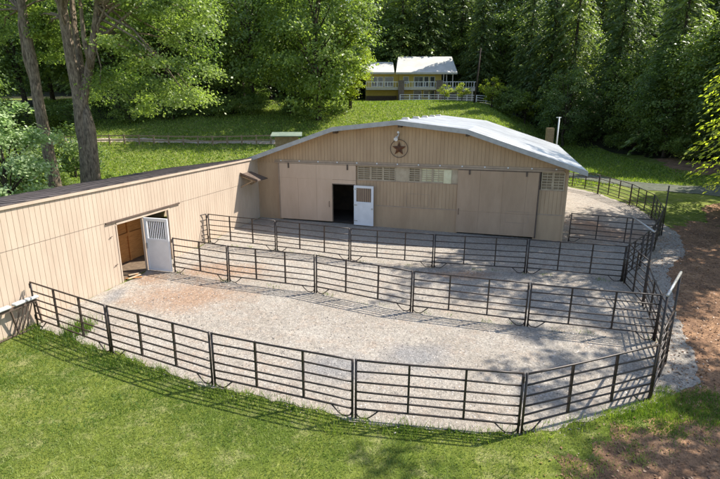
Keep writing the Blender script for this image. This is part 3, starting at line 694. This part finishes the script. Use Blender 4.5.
for (px0, px1, yy, z) in ((403, 434.5, YH - 2.15, zf), (366, 397.5, YH - 1.95, zf), (440.5, 474, YH - 1.95, zf + .01)):
    a, b = hx(px0), hx(px1); mb = MB(); mb.bar((a, yy, z + 1.05), (b, yy, z + 1.05), .09); mb.bar((a, yy, z + .12), (b, yy, z + .12), .06)
    n = int((b - a) / .45)
    for k in range(n + 1): x = a + (b - a) * k / n; mb.bar((x, yy, z + .12), (x, yy, z + 1.05), .05 if k % 4 else .1)
    hput(mb, 'railing', M['white'])
mb = MB()
for px in (443, 456, 470): mb.bar((hx(px), YH - 1.9, zb), (hx(px), YH - 1.9, zf - .5), .2)
for px in (442, 445, 451): mb.bar((hx(px), YH - 1.2, zf), (hx(px), YH - 1.2, ze), .14)
hput(mb, 'deck_post', M['deck'])
# white fence in front of the house
wf = empty('white_fence', (hx(400), 92, gz(hx(400), 92)), 0, 'white post and rail fence in front of the house carport', 'fence')
for k in range(20):
    x = hx(399) + k * 1.7; z = gz(x, 92); o = MB().bar((x, 92, z), (x, 92, z + 1.25), .13).build('post', M['white'], wf); o.location = -wf.location
for h in (.4, .8, 1.2):
    mb = MB()
    for k in range(19):
        x = hx(399) + k * 1.7; mb.bar((x, 91.95, gz(x, 92) + h), (x + 1.7, 91.95, gz(x + 1.7, 92) + h), .05, .08)
    mb.build('rail', M['white'], wf).location = -wf.location
# utility pole and small post
p = at(474, 105, 84); p.z = gz(p.x, p.y); top = at(481, 48, 84)
up = empty('utility_pole', p, 0, 'slim dark leaning utility pole beside the house', 'pole')
MB().tube([(0, 0, -.3), tuple(top - p)], [.16, .10], 8).build('pole', M['barkd'], up, True)
MB().bar(tuple((top - p) * .93 + Vector((-.7, 0, 0))), tuple((top - p) * .93 + Vector((.7, 0, 0))), .09).build('crossarm', M['barkd'], up)
px_ = 33.0 * 0 + at(557, 137, 52).x; zq = gz(px_, 52)
ps = empty('meter_post', (px_, 52, zq), 0, 'thin white post with dark box standing behind the barn right corner', 'post')
MB().tube([(0, 0, 0), (.05, 0, at(557, 117, 52).z - zq)], .07, 8).build('post', M['white'], ps, True)
MB().bar((-.25, 0, at(557, 117.5, 52).z - zq), (.25, 0, at(557, 117.5, 52).z - zq), .08).build('cross_piece', M['white'], ps)
MB().box(-1.1, -.4, -.2, .3, 0, at(550, 128, 52).z - zq).build('box', M['wood'], ps)

# ------------------------------------------------------------------ trees
def limb(mb, a, b, r0, r1, rng, n=5, wob=.15, sides=7):
    a = Vector(a); b = Vector(b); L = (b - a).length; pts = []; rs = []
    for i in range(n + 1):
        t = i / n; o = Vector((rng.uniform(-1, 1), rng.uniform(-1, 1), rng.uniform(-1, 1) * .4)) * wob * L * .25 * math.sin(t * math.pi)
        pts.append(a.lerp(b, t) + o + Vector((0, 0, .06 * L * math.sin(t * math.pi)))); rs.append(r0 + (r1 - r0) * t)
    mb.tube(pts, rs, sides); return pts

def leaf_cloud(centres, radii, per, size, rng, mid, flat=.6, up=.9):
    C = np.repeat(np.array(centres), per, 0); Rr = np.repeat(np.array(radii), per)[:, None]
    d = rng.normal(size=C.shape); d /= np.linalg.norm(d, axis=1, keepdims=True)
    rad = rng.random((len(C), 1)) ** .45
    off = d * rad * Rr * np.array([1, 1, flat]) * (1 + .35 * rng.normal(size=(len(C), 1)))
    # droop the rim of each clump like a leafy bough
    off[:, 2] -= .25 * (off[:, 0] ** 2 + off[:, 1] ** 2) / (Rr[:, 0] + .01)
    Pp = C + off
    out = Pp - np.array(mid); out /= np.linalg.norm(out, axis=1, keepdims=True) + 1e-6
    nrm = out * .5 + np.array([0, 0, up]) + rng.normal(size=C.shape) * .55
    V, F = leaf_quads(Pp, np.full(len(C), size), nrm, .65, rng)
    clump_t = np.repeat(rng.random(len(centres)), per)
    tint = .5 * clump_t + .5 * rng.random(len(C))
    return V, F, tint

def broadleaf(seed, H, Rad, base, n, per, leaf, lm, bark='barkd', tr=.35, squash=1.0, cr=(1.0, 1.9)):
    """returns meshes (trunk, crown)"""
    rng = random.Random(seed); nr = np.random.default_rng(seed)
    cs = []; rr = []; mid = Vector((0, 0, base + (H - base) * .5)); hz_ = (H - base) / 2
    lobes = [(rng.uniform(0, 6.28), rng.uniform(-.6, .9), rng.uniform(.75, 1.2)) for _ in range(9)]
    while len(cs) < n:
        t = rng.uniform(0, 2 * math.pi); c = rng.uniform(-1, 1); s = math.sqrt(1 - c * c)
        k = rng.uniform(.35, 1) ** .5
        w_ = 1.0
        for (lt, lc, la) in lobes:
            dd = (math.cos(t - lt) * s * math.sqrt(1 - lc * lc) + c * lc)
            if dd > .8: w_ = max(w_ * 1.0, la)
            elif dd > .6: w_ *= .93
        prof = 1.0 - .25 * max(0, c) ** 2
        p = Vector((math.cos(t) * s * Rad * k * w_ * prof, math.sin(t) * s * Rad * k * w_ * prof, mid.z + c * hz_ * k * (w_ * .5 + .5) * squash))
        if p.z < base * .8: continue
        cs.append(p); rr.append(rng.uniform(*cr) * (Rad / 5) ** .5)
    V, F, t = leaf_cloud([tuple(c) for c in cs], rr, per, leaf, nr, tuple(mid))
    crown = fast_mesh('crown', V, F, M[lm], t)
    mb = MB(); tp_ = Vector((rng.uniform(-.5, .5), rng.uniform(-.5, .5), base + (H - base) * .75))
    pts = limb(mb, (0, 0, -.4), tp_, tr, tr * .25, rng, 8, .1, 9)
    for i in rng.sample(range(n), min(n, 22)):
        c = cs[i]; q = pts[max(2, min(7, int(8 * (c.z / H) * .75)))]
        limb(mb, q, c, tr * .28, .03, rng, 4, .2, 5)
    return mb.mesh('trunk', M[bark], True), crown

def conifer(seed, H, Rad, leaf=.62, lm='needle', base=.04, dens=1.25, tr=.35, droop=.34, whorl=.50):
    rng = random.Random(seed); nr = np.random.default_rng(seed); C = []; Ax = []; T = []
    mb = MB(); mb.tube([(0, 0, -.5), (0, 0, H * .5), (0, 0, H)], [tr, tr * .6, .04], 8)
    z = H * base
    while z < H * .985:
        f = (z - H * base) / (H * (1 - base)); r = Rad * (1 - f) ** .6 * (.5 + .5 * min(1, f * 6 + .25)); nb = max(3, int(round((6 if r > 1.2 else 4) * dens)))
        a0 = rng.random() * 6.28
        for b in range(nb):
            a = a0 + b * 6.28 / nb + rng.uniform(-.3, .3); L = r * rng.uniform(.65, 1.15); ct = rng.random(); zz = z + rng.uniform(-.3, .3)
            if rng.random() < .3 and L > 1: mb.tube([(0, 0, zz), (math.cos(a) * L * .9, math.sin(a) * L * .9, zz - droop * L * .8)], [.05, .015], 4)
            m = max(5, int(L / .16 * dens))
            for k in range(m):
                t = (k + rng.random()) / m; t = t ** .75
                wid = .42 * L * (1 - t) * .55 + .12
                s = rng.uniform(-1, 1) * wid
                x = math.cos(a) * L * t - math.sin(a) * s; y = math.sin(a) * L * t + math.cos(a) * s
                C.append((x, y, zz - droop * L * t * t + .08 * L * t - abs(s) * .25 - rng.random() ** 2 * .5))
                sg = 1 if s > 0 else -1; aa = a + sg * .7
                Ax.append((math.cos(aa), math.sin(aa), -.45 - .3 * rng.random())); T.append(.55 * ct + .45 * rng.random())
        z += whorl * rng.uniform(.7, 1.3)
    C = np.array(C); Ax = np.array(Ax); Ax = Ax + nr.normal(size=Ax.shape) * .2; Ax /= np.linalg.norm(Ax, axis=1, keepdims=True)
    nrm = np.array([0, 0, 1.]) + nr.normal(size=C.shape) * .5; nrm -= (nrm * Ax).sum(1, keepdims=True) * Ax
    V, F = leaf_quads(C, np.full(len(C), leaf), nrm, .36, nr, Ax)
    return mb.mesh('trunk', M['barkd'], True), fast_mesh('crown', V, F, M[lm], np.array(T))

def plant(name, meshes, x, y, s=1, rz=0, label='', cat='tree', group=None, sz=None, parts=('trunk', 'crown'), dz=0):
    root = empty(name, (x, y, gz(x, y) + dz), rz, label, cat, group); root.scale = (s, s, sz or s)
    for nm, me in zip(parts, meshes): link(nm, me, root)
    return root
CON = [conifer(11, 27, 5.0), conifer(12, 30, 5.6, droop=.42), conifer(13, 24, 4.4, leaf=.5, whorl=.45), conifer(14, 28, 6.2, leaf=.7, lm='needle_light', droop=.5, whorl=.75, dens=1.1), conifer(15, 22, 5.6, leaf=.55, lm='needle_light', droop=.2, whorl=.6)]
BRD = [broadleaf(21, 17, 6, 3, 130, 110, .34, 'leaf_maple'), broadleaf(22, 20, 6.5, 3, 150, 110, .34, 'leaf_shade'), broadleaf(23, 15, 5.5, 1.5, 130, 110, .30, 'leaf_maple', cr=(.9, 1.6))]
SHB = [broadleaf(31, 4.2, 2.6, .3, 50, 110, .2, 'leaf_shade', tr=.12, cr=(.8, 1.2)), broadleaf(32, 3.4, 2.4, .2, 45, 110, .2, 'leaf_maple', tr=.1, cr=(.8, 1.2)), broadleaf(33, 5.0, 2.2, 1.4, 34, 100, .2, 'leaf_bright', tr=.13, cr=(.7, 1.1))]
rt = random.Random(5)
# firs and cedars behind the house, across the whole background
rows = []
for (xa, xb, y, st_, js) in ((-40, 66, 108, 6.8, (0, 2, 3, 4)), (-74, 84, 116, 5.8, (0, 1, 2, 3, 4)), (-84, 92, 124, 6, (0, 1, 3)), (-90, 100, 134, 7, (0, 1))):
    x = xa
    while x < xb: rows.append((x + rt.uniform(-1.5, 1.5), y + rt.uniform(-3, 3), rt.choice(js))); x += st_
for (x, y, k) in rows:
    s = rt.uniform(.85, 1.25)
    plant('fir_tree', CON[k], x, y, s * rt.uniform(.85, 1.25), rt.uniform(0, 6.28), 'dark evergreen standing in the dense wood wall behind the house', 'tree', 'evergreens in the far wood', sz=s)
for (px, y, k, s) in [(398, 106, 2, 1.1), (428, 108, 0, 1.0), (468, 104, 2, .9), (500, 102, 0, 1.05), (536, 100, 2, 1.0), (385, 112, 0, 1.3), (415, 118, 1, 1.3), (483, 112, 1, 1.2), (520, 110, 2, 1.3), (575, 96, 0, .9)]:
    plant('leafy_tree', BRD[k], at(px, 90, y).x, y, s, px, 'lighter leafy tree among the evergreens behind the house', 'tree', 'leafy trees behind the house')
# right wood edge
rw = [(33, 81, 3), (37, 75, 1), (40, 67, 0), (35, 87, 2), (39, 64, 3), (41, 56, 0), (46, 53, 4), (50, 60, 0), (45, 68, 1), (52, 50, 2), (29, 90, 1), (43, 73, 0), (42, 80, 1), (55, 72, 0), (31, 85, 1), (22.5, 98, 0), (30, 100, 1), (38, 95, 0), (49, 88, 1)]
for (x, y, k) in rw:
    plant('fir_tree', CON[k], x, y, rt.uniform(.85, 1.1), rt.uniform(0, 6.28), 'dark drooping evergreen of the shaded wood edge on the right', 'tree', 'evergreens along the right wood edge')
for (x, y, k, s) in [(37.5, 62, 1, .7), (40.5, 57.5, 1, .75), (44, 49, 1, .8), (49, 46, 1, .8), (41, 60, 0, .95), (38, 70, 2, .9), (42, 54, 0, .95)]:
    plant('leafy_tree', BRD[k], x, y, s, rt.uniform(0, 6.28), 'leafy dark green tree in front of the evergreens at the right', 'tree', 'leafy trees along the right wood edge')
plant('leafy_tree', BRD[1], at(566, 110, 74).x, 74, .62, 1.0, 'big dark round leafy tree behind the barn right end beside the upper road', 'tree', dz=-1)
for i, (x, y, k, s) in enumerate([(33, 76, 0, .9), (36, 70, 1, .8), (37.5, 65, 0, .8), (38.5, 59, 1, .9), (40.5, 54, 0, .8), (44, 50, 0, 1), (30, 79, 0, 1), (41, 49, 1, .5)]):
    plant('shrub', SHB[k], x, y, s, rt.uniform(0, 6.28), 'dark bushy undergrowth shrub at the foot of the right wood edge', 'shrub', 'undergrowth of the right wood edge', parts=('stem', 'foliage'))
# left wood
lw = [(-22, 76, 0), (-28, 74, 2), (-34, 72, 1), (-40, 74, 0), (-47, 72, 1), (-54, 74, 2), (-18.5, 82, 1), (-25, 84, 0), (-32, 83, 1), (-40, 85, 1), (-50, 84, 0), (-60, 80, 1), (-16, 92, 0), (-12, 98, 1)]
for (x, y, k) in lw:
    plant('leafy_tree', BRD[k], x, y, rt.uniform(.95, 1.25), rt.uniform(0, 6.28), 'tall broad leafy tree of the wood behind the left lawn', 'tree', 'leafy trees of the left wood')
for (x, y, k, s) in [(-46, 66, 0, 1), (-41, 68, 1, 1), (-37, 67, 0, .9), (-31, 69, 1, 1), (-26, 71, 0, 1.1), (-20, 72, 1, 1), (-16, 76, 0, 1), (-51, 66, 0, 1), (-10, 74, 0, .8), (-15.5, 73, 1, 1)]:
    plant('shrub', SHB[k], x, y, s, rt.uniform(0, 6.28), 'green bush along the foot of the left wood', 'shrub', 'bushes of the left wood edge', parts=('stem', 'foliage'))
# the two maples in the middle
cm = broadleaf(41, 24, 7.4, .2, 420, 105, .32, 'leaf_maple', tr=.4, cr=(.8, 1.45))
p = at(318, 118, 71); plant('maple_tree', cm, p.x, 71, 1.12, 0, 'large full maple with foliage down to the slope left of the house', 'tree', dz=-.2)
cm2 = broadleaf(42, 20, 3.6, 1.0, 120, 120, .28, 'leaf_bright', tr=.3, cr=(1.0, 1.6))
p = at(350, 100, 77); plant('maple_tree', cm2, p.x, 77, .9, 0, 'yellow green leafy tree touching the left end of the house', 'tree', dz=-.2)
p = at(254, 110, 75); plant('maple_tree', BRD[0], p.x, 75, 1.15, 2, 'leafy green maple left of the largest maple on the slope', 'tree')
# fruit trees by the upper road
for px, k, s, lab in ((445, 2, .55, 'short yellow green tree in front of the railed deck'), (462, 2, .62, 'yellow green tree just left of the leaning pole'), (492, 2, .95, 'yellow green fruit tree right of the leaning pole'), (508, 1, 1.3, 'dark green small tree between two yellow green fruit trees'), (527, 2, 1.0, 'rightmost yellow green fruit tree on the upper road edge')):
    yy = 88.5 if px < 470 else 84
    plant('fruit_tree', SHB[k], at(px, 95, yy).x, yy, s, px, lab, 'tree', 'small trees along the upper road')

# big forked tree and slim tree just behind the stall roof
def big_left():
    rng = random.Random(3); nr = np.random.default_rng(3)
    y = 31.; b = at(88, 190, y); zg = gz(b.x, y); root = empty('forked_maple', (b.x, y, zg), 0, 'big maple with pale forked trunk rising right behind the stall roof', 'tree')
    L = lambda px, py, yy=y: at(px, py, yy) - root.location
    mb = MB(); base = Vector((0, 0, -.3)); fork = L(83, 128); 
    mb.tube([base + Vector((.25, .1, 0)), L(91.5, 160), L(89, 128), L(85, 105)], [.5, .42, .38, .2], 10)
    mb.tube([base, base + Vector((0, 0, .8)), L(88.5, 165), L(86.5, 145), fork + Vector((-.05, 0, 0)), L(79.5, 105), L(77, 90), L(71, 60), L(66, 30), L(61, 0), L(57, -40), L(56, -90)], [.72, .56, .49, .45, .40, .35, .32, .30, .28, .26, .2, .08], 12)
    mb.tube([fork + Vector((.1, .1, -.3)), L(83, 100), L(88, 75, y + .3), L(93, 45), L(97, 12), L(100, -30), L(102, -80)], [.34, .28, .25, .22, .18, .15, .07], 10)
    mb.tube([L(84, 90), L(80, 60, y + 1), L(74, 25, y + 1.4), L(71, -10, y + 2), L(72, -60, y + 2)], [.2, .19, .17, .15, .06], 8)
    mb.tube([L(91, 68), L(84, 40), L(81, 10), L(76, -30)], [.16, .13, .1, .05], 8)
    cs = []; rr = []
    # crown: boughs that hang in front and to the right
    ends = []
    for _ in range(95):
        px = rng.uniform(95, 215); py = rng.uniform(-60, 120 - .35 * abs(px - 140)); yy = y + rng.uniform(-2.5, 5)
        c = L(px, py, yy); cs.append(tuple(c)); rr.append(rng.uniform(.7, 1.25))
    for _ in range(45):
        px = rng.uniform(25, 100); py = rng.uniform(-110, -5); yy = y + rng.uniform(-2, 4); cs.append(tuple(L(px, py, yy))); rr.append(rng.uniform(.8, 1.3))
    for _ in range(16):
        px = rng.uniform(30, 62); py = rng.uniform(5, 60); yy = y + rng.uniform(2, 4); cs.append(tuple(L(px, py, yy))); rr.append(rng.uniform(.6, .9))
    for i in rng.sample(range(len(cs)), 34):
        st_ = L(97, 20) if cs[i][0] > .5 else L(66, 20)
        limb(mb, st_ + Vector((0, 0, rng.uniform(-3, 3))) * .5, cs[i], .09, .02, rng, 5, .2, 5)
    V, F, t = leaf_cloud(cs, rr, 330, .17, nr, tuple(L(120, 0)), .5)
    link('crown', fast_mesh('crown', V, F, M['leaf_maple'], t), root); mb.build('trunk', M['bark'], root, True)
big_left()
def slim_left():
    rng = random.Random(4); nr = np.random.default_rng(4); y = 33.
    b = at(57, 190, y); root = empty('slim_maple', (b.x, y, gz(b.x, y)), 0, 'slimmer dark trunk tree left of the forked maple', 'tree'); L = lambda px, py, yy=y: at(px, py, yy) - root.location
    mb = MB(); mb.tube([(0.15, 0, -.3), L(54, 180), L(46, 140), L(38, 100), L(32, 60), L(24, 20), L(16, -30), L(12, -90)], [.44, .40, .36, .33, .29, .25, .2, .1], 10)
    mb.tube([L(36, 90), L(26, 60), L(20, 25), L(20, -20)], [.2, .16, .12, .05], 7)
    cs = []; rr = []
    for _ in range(70):
        cs.append(tuple(L(rng.uniform(-50, 62), rng.uniform(-90, 40), y + rng.uniform(1, 6)))); rr.append(rng.uniform(.8, 1.3))
    for i in rng.sample(range(70), 16): limb(mb, L(20, 10), cs[i], .08, .02, rng, 5, .2, 5)
    V, F, t = leaf_cloud(cs, rr, 260, .18, nr, tuple(L(20, 0)), .5)
    link('crown', fast_mesh('crown', V, F, M['leaf_shade'], t), root); mb.build('trunk', M['bark'], root, True)
slim_left()
# understory at far left behind the stall roof
for i, (px, py, yy, k, s, lab) in enumerate([(5, 190, 27, 1, 1.15, 'pale leafy bush at the far left edge behind the stall roof'), (22, 186, 36, 0, 1.2, 'dark bush between the left edge and the slim trunk'), (66, 180, 37, 1, .55, 'low bush between the two left trunks'), (108, 176, 38, 1, .55, 'low leafy bush right of the forked trunk'), (72, 150, 47, 0, 1.2, 'darker bush standing on the lawn behind the left trunks')]):
    q = at(px, py, yy)
    plant('bush', [SHB[k][0], SHB[k][1]] if i else broadleaf(51, 6.5, 2.6, .2, 75, 260, .15, 'leaf_silver', tr=.12, cr=(.7, 1.1)), q.x, yy, s, px, lab, 'bush', parts=('stem', 'foliage'))
for (x, y, k, s) in [(-40, 49, 1, .8), (-46, 54, 1, .9)]:
    plant('leafy_tree', BRD[k], x, y, s, x, 'shaded dark leafy tree far behind the left trunks', 'tree', 'shaded trees behind the left trunks')

# shade trees right of the yard; their boughs reach in at the right edge
near = conifer(61, 24, 5.4, .34, 'cedar', .10, 1.5, .5, .55, .6)
plant('cedar_tree', near, 27.4, 33.8, 1.0, .5, 'yellow green cedar boughs hanging in at the right edge', 'tree')
for (x, y, k, s) in [(31.5, 26.5, 1, .95), (28, 20.0, 2, .85), (30, 31, 0, .9), (38, 43, 0, .9)]:
    plant('fir_tree', CON[k], x, y, s, x * 3, 'evergreen standing right of the dirt track', 'tree', 'shade trees right of the yard')
HIGH = [broadleaf(71, 25, 4.8, 14, 46, 100, .28, 'leaf_maple', tr=.3, cr=(.7, 1.25)), broadleaf(72, 24, 4.4, 13, 38, 100, .28, 'leaf_shade', tr=.28, cr=(.9, 1.5))]
for (x, y, k, s) in [(23.4, 30.5, 0, 1), (20.3, 26.3, 1, 1), (23.6, 24.6, 0, 1), (20.5, 14.8, 0, .9), (27.5, 34.5, 1, 1), (16.5, 11.4, 1, .85), (25, 27, 0, 1.05), (28, 30.5, 1, 1.05)]:
    plant('leafy_tree', HIGH[k], x, y, s, x * 2, 'tall leafy tree with a high crown beside the dirt track', 'tree', 'leafy shade trees right of the yard')

# ------------------------------------------------------------------ grass, weeds, stones
def in_poly(x, y, poly):
    c = np.zeros(len(x), bool); n = len(poly); j = n - 1
    for i in range(n):
        xi, yi = poly[i]; xj, yj = poly[j]
        m_ = ((yi > y) != (yj > y)) & (x < (xj - xi) * (y - yi) / (yj - yi + 1e-12) + xi); c ^= m_; j = i
    return c
def fence_dist(x, y, line):
    d = np.full(len(x), 1e9)
    for (ax, ay), (bx, by) in zip(line, line[1:]):
        L2 = (bx - ax) ** 2 + (by - ay) ** 2; t = np.clip(((x - ax) * (bx - ax) + (y - ay) * (by - ay)) / L2, 0, 1)
        d = np.minimum(d, np.hypot(x - ax - t * (bx - ax), y - ay - t * (by - ay)))
    return d
def blades(name, x, y, h, wd, m, lean=.5, rng=NR):
    n = len(x); a = rng.random(n) * 6.283; z = -.0048 * x + .0235 * y
    ca, sa = np.cos(a), np.sin(a); b = rng.random(n) * 6.283; l = h * lean * rng.random(n)
    V = np.empty((n, 3, 3)); V[:, 0] = np.stack([x - ca * wd, y - sa * wd, z], 1); V[:, 1] = np.stack([x + ca * wd, y + sa * wd, z], 1)
    V[:, 2] = np.stack([x + np.cos(b) * l, y + np.sin(b) * l, z + h], 1)
    pn = 0
    for k_, (fx, fy) in enumerate(((1.3, 1.7), (-2.9, 3.7), (5.3, 6.1), (-9.1, 11.3), (17.0, 15.0))): pn = pn + np.sin(x * fx + 1.7 * np.sin(y * fy * .6 + k_)) * np.sin(y * fy + 1.3 * np.sin(x * fx * .7)) * .9 ** k_
    t = .40 + .26 * pn + .4 * (rng.random(n) - .5) - .15 * np.clip(y - 10.5, -2, 2) * 1.0
    me = fast_mesh(name, V.reshape(-1, 3), np.arange(3 * n).reshape(n, 3), m, t); return link(name, me)
n = 150000; x = NR.uniform(-13, 8.5, n); y = NR.uniform(7.2, 15.6, n)
gravp = [tuple(p) for p in rough_poly(grav, .13, .15, 9)]; dirtp = [tuple(p) for p in poly]
jx, jy = x + .4 * NR.normal(size=n), y + .4 * NR.normal(size=n); k = ~in_poly(x, y - .05, gravp) & ~in_poly(jx, jy, dirtp); x, y = x[k], y[k]; k = NR.random(len(x)) < .72 + .28 * np.sin(x * 2.1 + y) * np.sin(y * 2.7 - x); x, y = x[k], y[k]
tag(blades('lawn_grass', x, y, .035 + .055 * NR.random(len(x)), .009, M['blade'], .9), 'short mown grass blades of the front lawn', 'grass', kind='stuff')
n = 60000; x = NR.uniform(-12, 9, n); y = NR.uniform(9, 16, n); d = fence_dist(x, y, A)
cl = .5 + .5 * np.sin(x * 2.3) * np.sin(y * 3.1 + x * 1.7); k = (d < .25 + .5 * cl) & (NR.random(n) < .35 + .65 * cl) & ~in_poly(x, y - .10, gravp); x, y = x[k], y[k]
tag(blades('tall_weeds', x, y, .06 + .24 * NR.random(len(x)) ** 2 + .02, .009, M['weed'], .8), 'taller weeds growing along the foot of the front fence', 'weeds', kind='stuff')
n = 60000; x = NR.uniform(2.5, 11, n); y = NR.uniform(6.5, 12.5, n)
pn = np.sin(x * 2.3 + 1.3 * np.sin(y * 3.1)) * np.sin(y * 2.9 + x) + .6 * np.sin(x * 7.1 + y * 3) * np.sin(y * 6.3)
dd = fence_dist(x, y, [tuple(q) for q in poly] ); k = in_poly(x, y, dirtp) & ~in_poly(x, y, gravp) & (dd + .25 * NR.normal(size=n) < .28 + .5 * pn); x, y = x[k], y[k]
tag(blades('edge_grass', x, y, .03 + .07 * NR.random(len(x)), .010, M['blade'], .9), 'thin grass creeping over the margin of the dirt track', 'grass', kind='stuff')
# sparse tufts inside the pens along fence feet
n = 60000; x = NR.uniform(-10, 12, n); y = NR.uniform(10, 25, n); d = np.minimum(np.minimum(fence_dist(x, y, B), fence_dist(x, y, Cc)), fence_dist(x, y, A))
cl = np.sin(x * 4.3 + 1) * np.sin(y * 3.7 + x * 2.7); k = (d < .16) & (cl > .35); x, y = x[k], y[k]
tag(blades('pen_tufts', x, y, .05 + .13 * NR.random(len(x)), .009, M['weed'], .7), 'sparse green tufts at the feet of the pen fences', 'weeds', kind='stuff')
# right grass corner
n = 60000; x = NR.uniform(4.0, 10.5, n); y = NR.uniform(9.5, 12.2, n); cx, cy = gp(662, 408); d = np.hypot((x - cx) / 2.2, (y - cy) / .8)
k = (d + .35 * np.sin(x * 3.1 + y * 2) * np.sin(y * 4.3 - x * 2.2) + .3 * NR.normal(size=n) < .85) & (NR.random(n) < .6) & ~in_poly(x, y, A + [(7.6, 11.5), (9, 13), (9, 30), (-9, 30)]); x, y = x[k], y[k]
tag(blades('corner_grass', x, y, .04 + .09 * NR.random(len(x)), .009, M['weed'], .9), 'bright longer grass outside the front right bend of the fence', 'grass', kind='stuff')
# far lawn blades: coarse tufts
n = 120000; x = NR.uniform(-50, 34, n); y = NR.uniform(44, 92, n)
k = (np.abs(x) < .78 * y); x, y = x[k], y[k]
a = NR.random(len(x)) * 6.283; h = .10 + .16 * NR.random(len(x)); z = np.array([gz(p, q) for p, q in zip(x, y)])
V = np.empty((len(x), 3, 3)); ww = .07; V[:, 0] = np.stack([x - np.cos(a) * ww, y - np.sin(a) * ww, z], 1); V[:, 1] = np.stack([x + np.cos(a) * ww, y + np.sin(a) * ww, z], 1); V[:, 2] = np.stack([x + .1 * NR.normal(size=len(x)), y + .1 * NR.normal(size=len(x)), z + h], 1)
pathp = [tuple(Vector(q)) for q in pth]
drvp = [tuple(q) for q in drv]; k = ~in_poly(x, y, pathp) & ~in_poly(x, y, drvp) & ~in_poly(x, y, [tuple(q) for q in upr]); V = V[k]
tag(link('slope_grass', fast_mesh('slope_grass', V.reshape(-1, 3), np.arange(3 * len(V)).reshape(-1, 3), M['weed'], NR.random(len(V)))), 'longer bright grass on the slope and far lawn', 'grass', kind='stuff')
# loose stones on the gravel and along its edges
n = 52000; x = NR.uniform(-10.5, 17, n); y = NR.uniform(9.6, 26, n); k = in_poly(x + .22 * NR.normal(size=n), y + .22 * NR.normal(size=n), gravp); x, y = x[k], y[k]; n = len(x)
s = (.010 + .022 * NR.random(n) ** 3)[:, None, None]
oc = np.array([(1, 0, 0), (0, 1, 0), (-1, 0, 0), (0, -1, 0), (0, 0, .7)]); ofs = oc[None] * s * (1 + .4 * NR.normal(size=(n, 5, 3)))
V = ofs + np.stack([x, y, -.0048 * x + .0235 * y + .014], 1)[:, None]; F = (np.arange(n)[:, None, None] * 5 + np.array([(0, 1, 4), (1, 2, 4), (2, 3, 4), (3, 0, 4)])[None]).reshape(-1, 3)
M['pebble'] = leaf_mat('pebbles', (.07, .06, .05), (.5, .45, .40), 0.0)
tag(link('loose_stones', fast_mesh('loose_stones', V.reshape(-1, 3), F, M['pebble'], np.repeat(NR.random(n), 4))), 'small loose stones scattered over the pen gravel', 'stones', kind='stuff')
cx, cy = gp(79, 332); n = 260; x = cx + .22 * NR.normal(size=n); y = cy + .3 * NR.normal(size=n)
tag(blades('pen_weed', x, y, .1 + .5 * NR.random(n), .016, M['weed'], .5), 'lone yellow green weed inside the front left pen corner', 'weeds', kind='stuff')
ws = empty('wood_scraps', (*gp(131, 279), gz(*gp(131, 279)) + .02), .5, 'small heap of broken yellowish boards on the stall doorstep', 'scrap wood')
for k in range(5): MB().bar((R.uniform(-.3, .1), R.uniform(-.25, .25), .02 + .03 * k), (R.uniform(.2, .5), R.uniform(-.25, .25), .03 + .03 * k), .09, .025).build('board', M['orange'] if k % 2 else M['louver'], ws)
# fallen leaves and chips on the dirt
n = 34000; x = NR.uniform(3, 24, n); y = NR.uniform(7.5, 34, n); k = in_poly(x + .35 * NR.normal(size=n), y + .35 * NR.normal(size=n), dirtp) & ~in_poly(x, y, [(-10, 18), (-4, 12.2), (0, 11), (3.8, 10.3), (7.3, 11.8), (9.6, 15), (11, 20), (16, 26)]); x, y = x[k], y[k]; n = len(x)
V, F = leaf_quads(np.stack([x, y, -.0048 * x + .0235 * y + .03], 1), np.full(n, .07), np.array([0, 0, 1.]) + NR.normal(size=(n, 3)) * .4, .6)
M['litter'] = leaf_mat('fallen_leaves', (.12, .055, .025), (.36, .20, .10), .1, (1, 1, 1))
tag(link('leaf_litter', fast_mesh('leaf_litter', V, F, M['litter'], NR.random(n))), 'brown fallen leaves lying over the dirt track', 'leaves', kind='stuff')
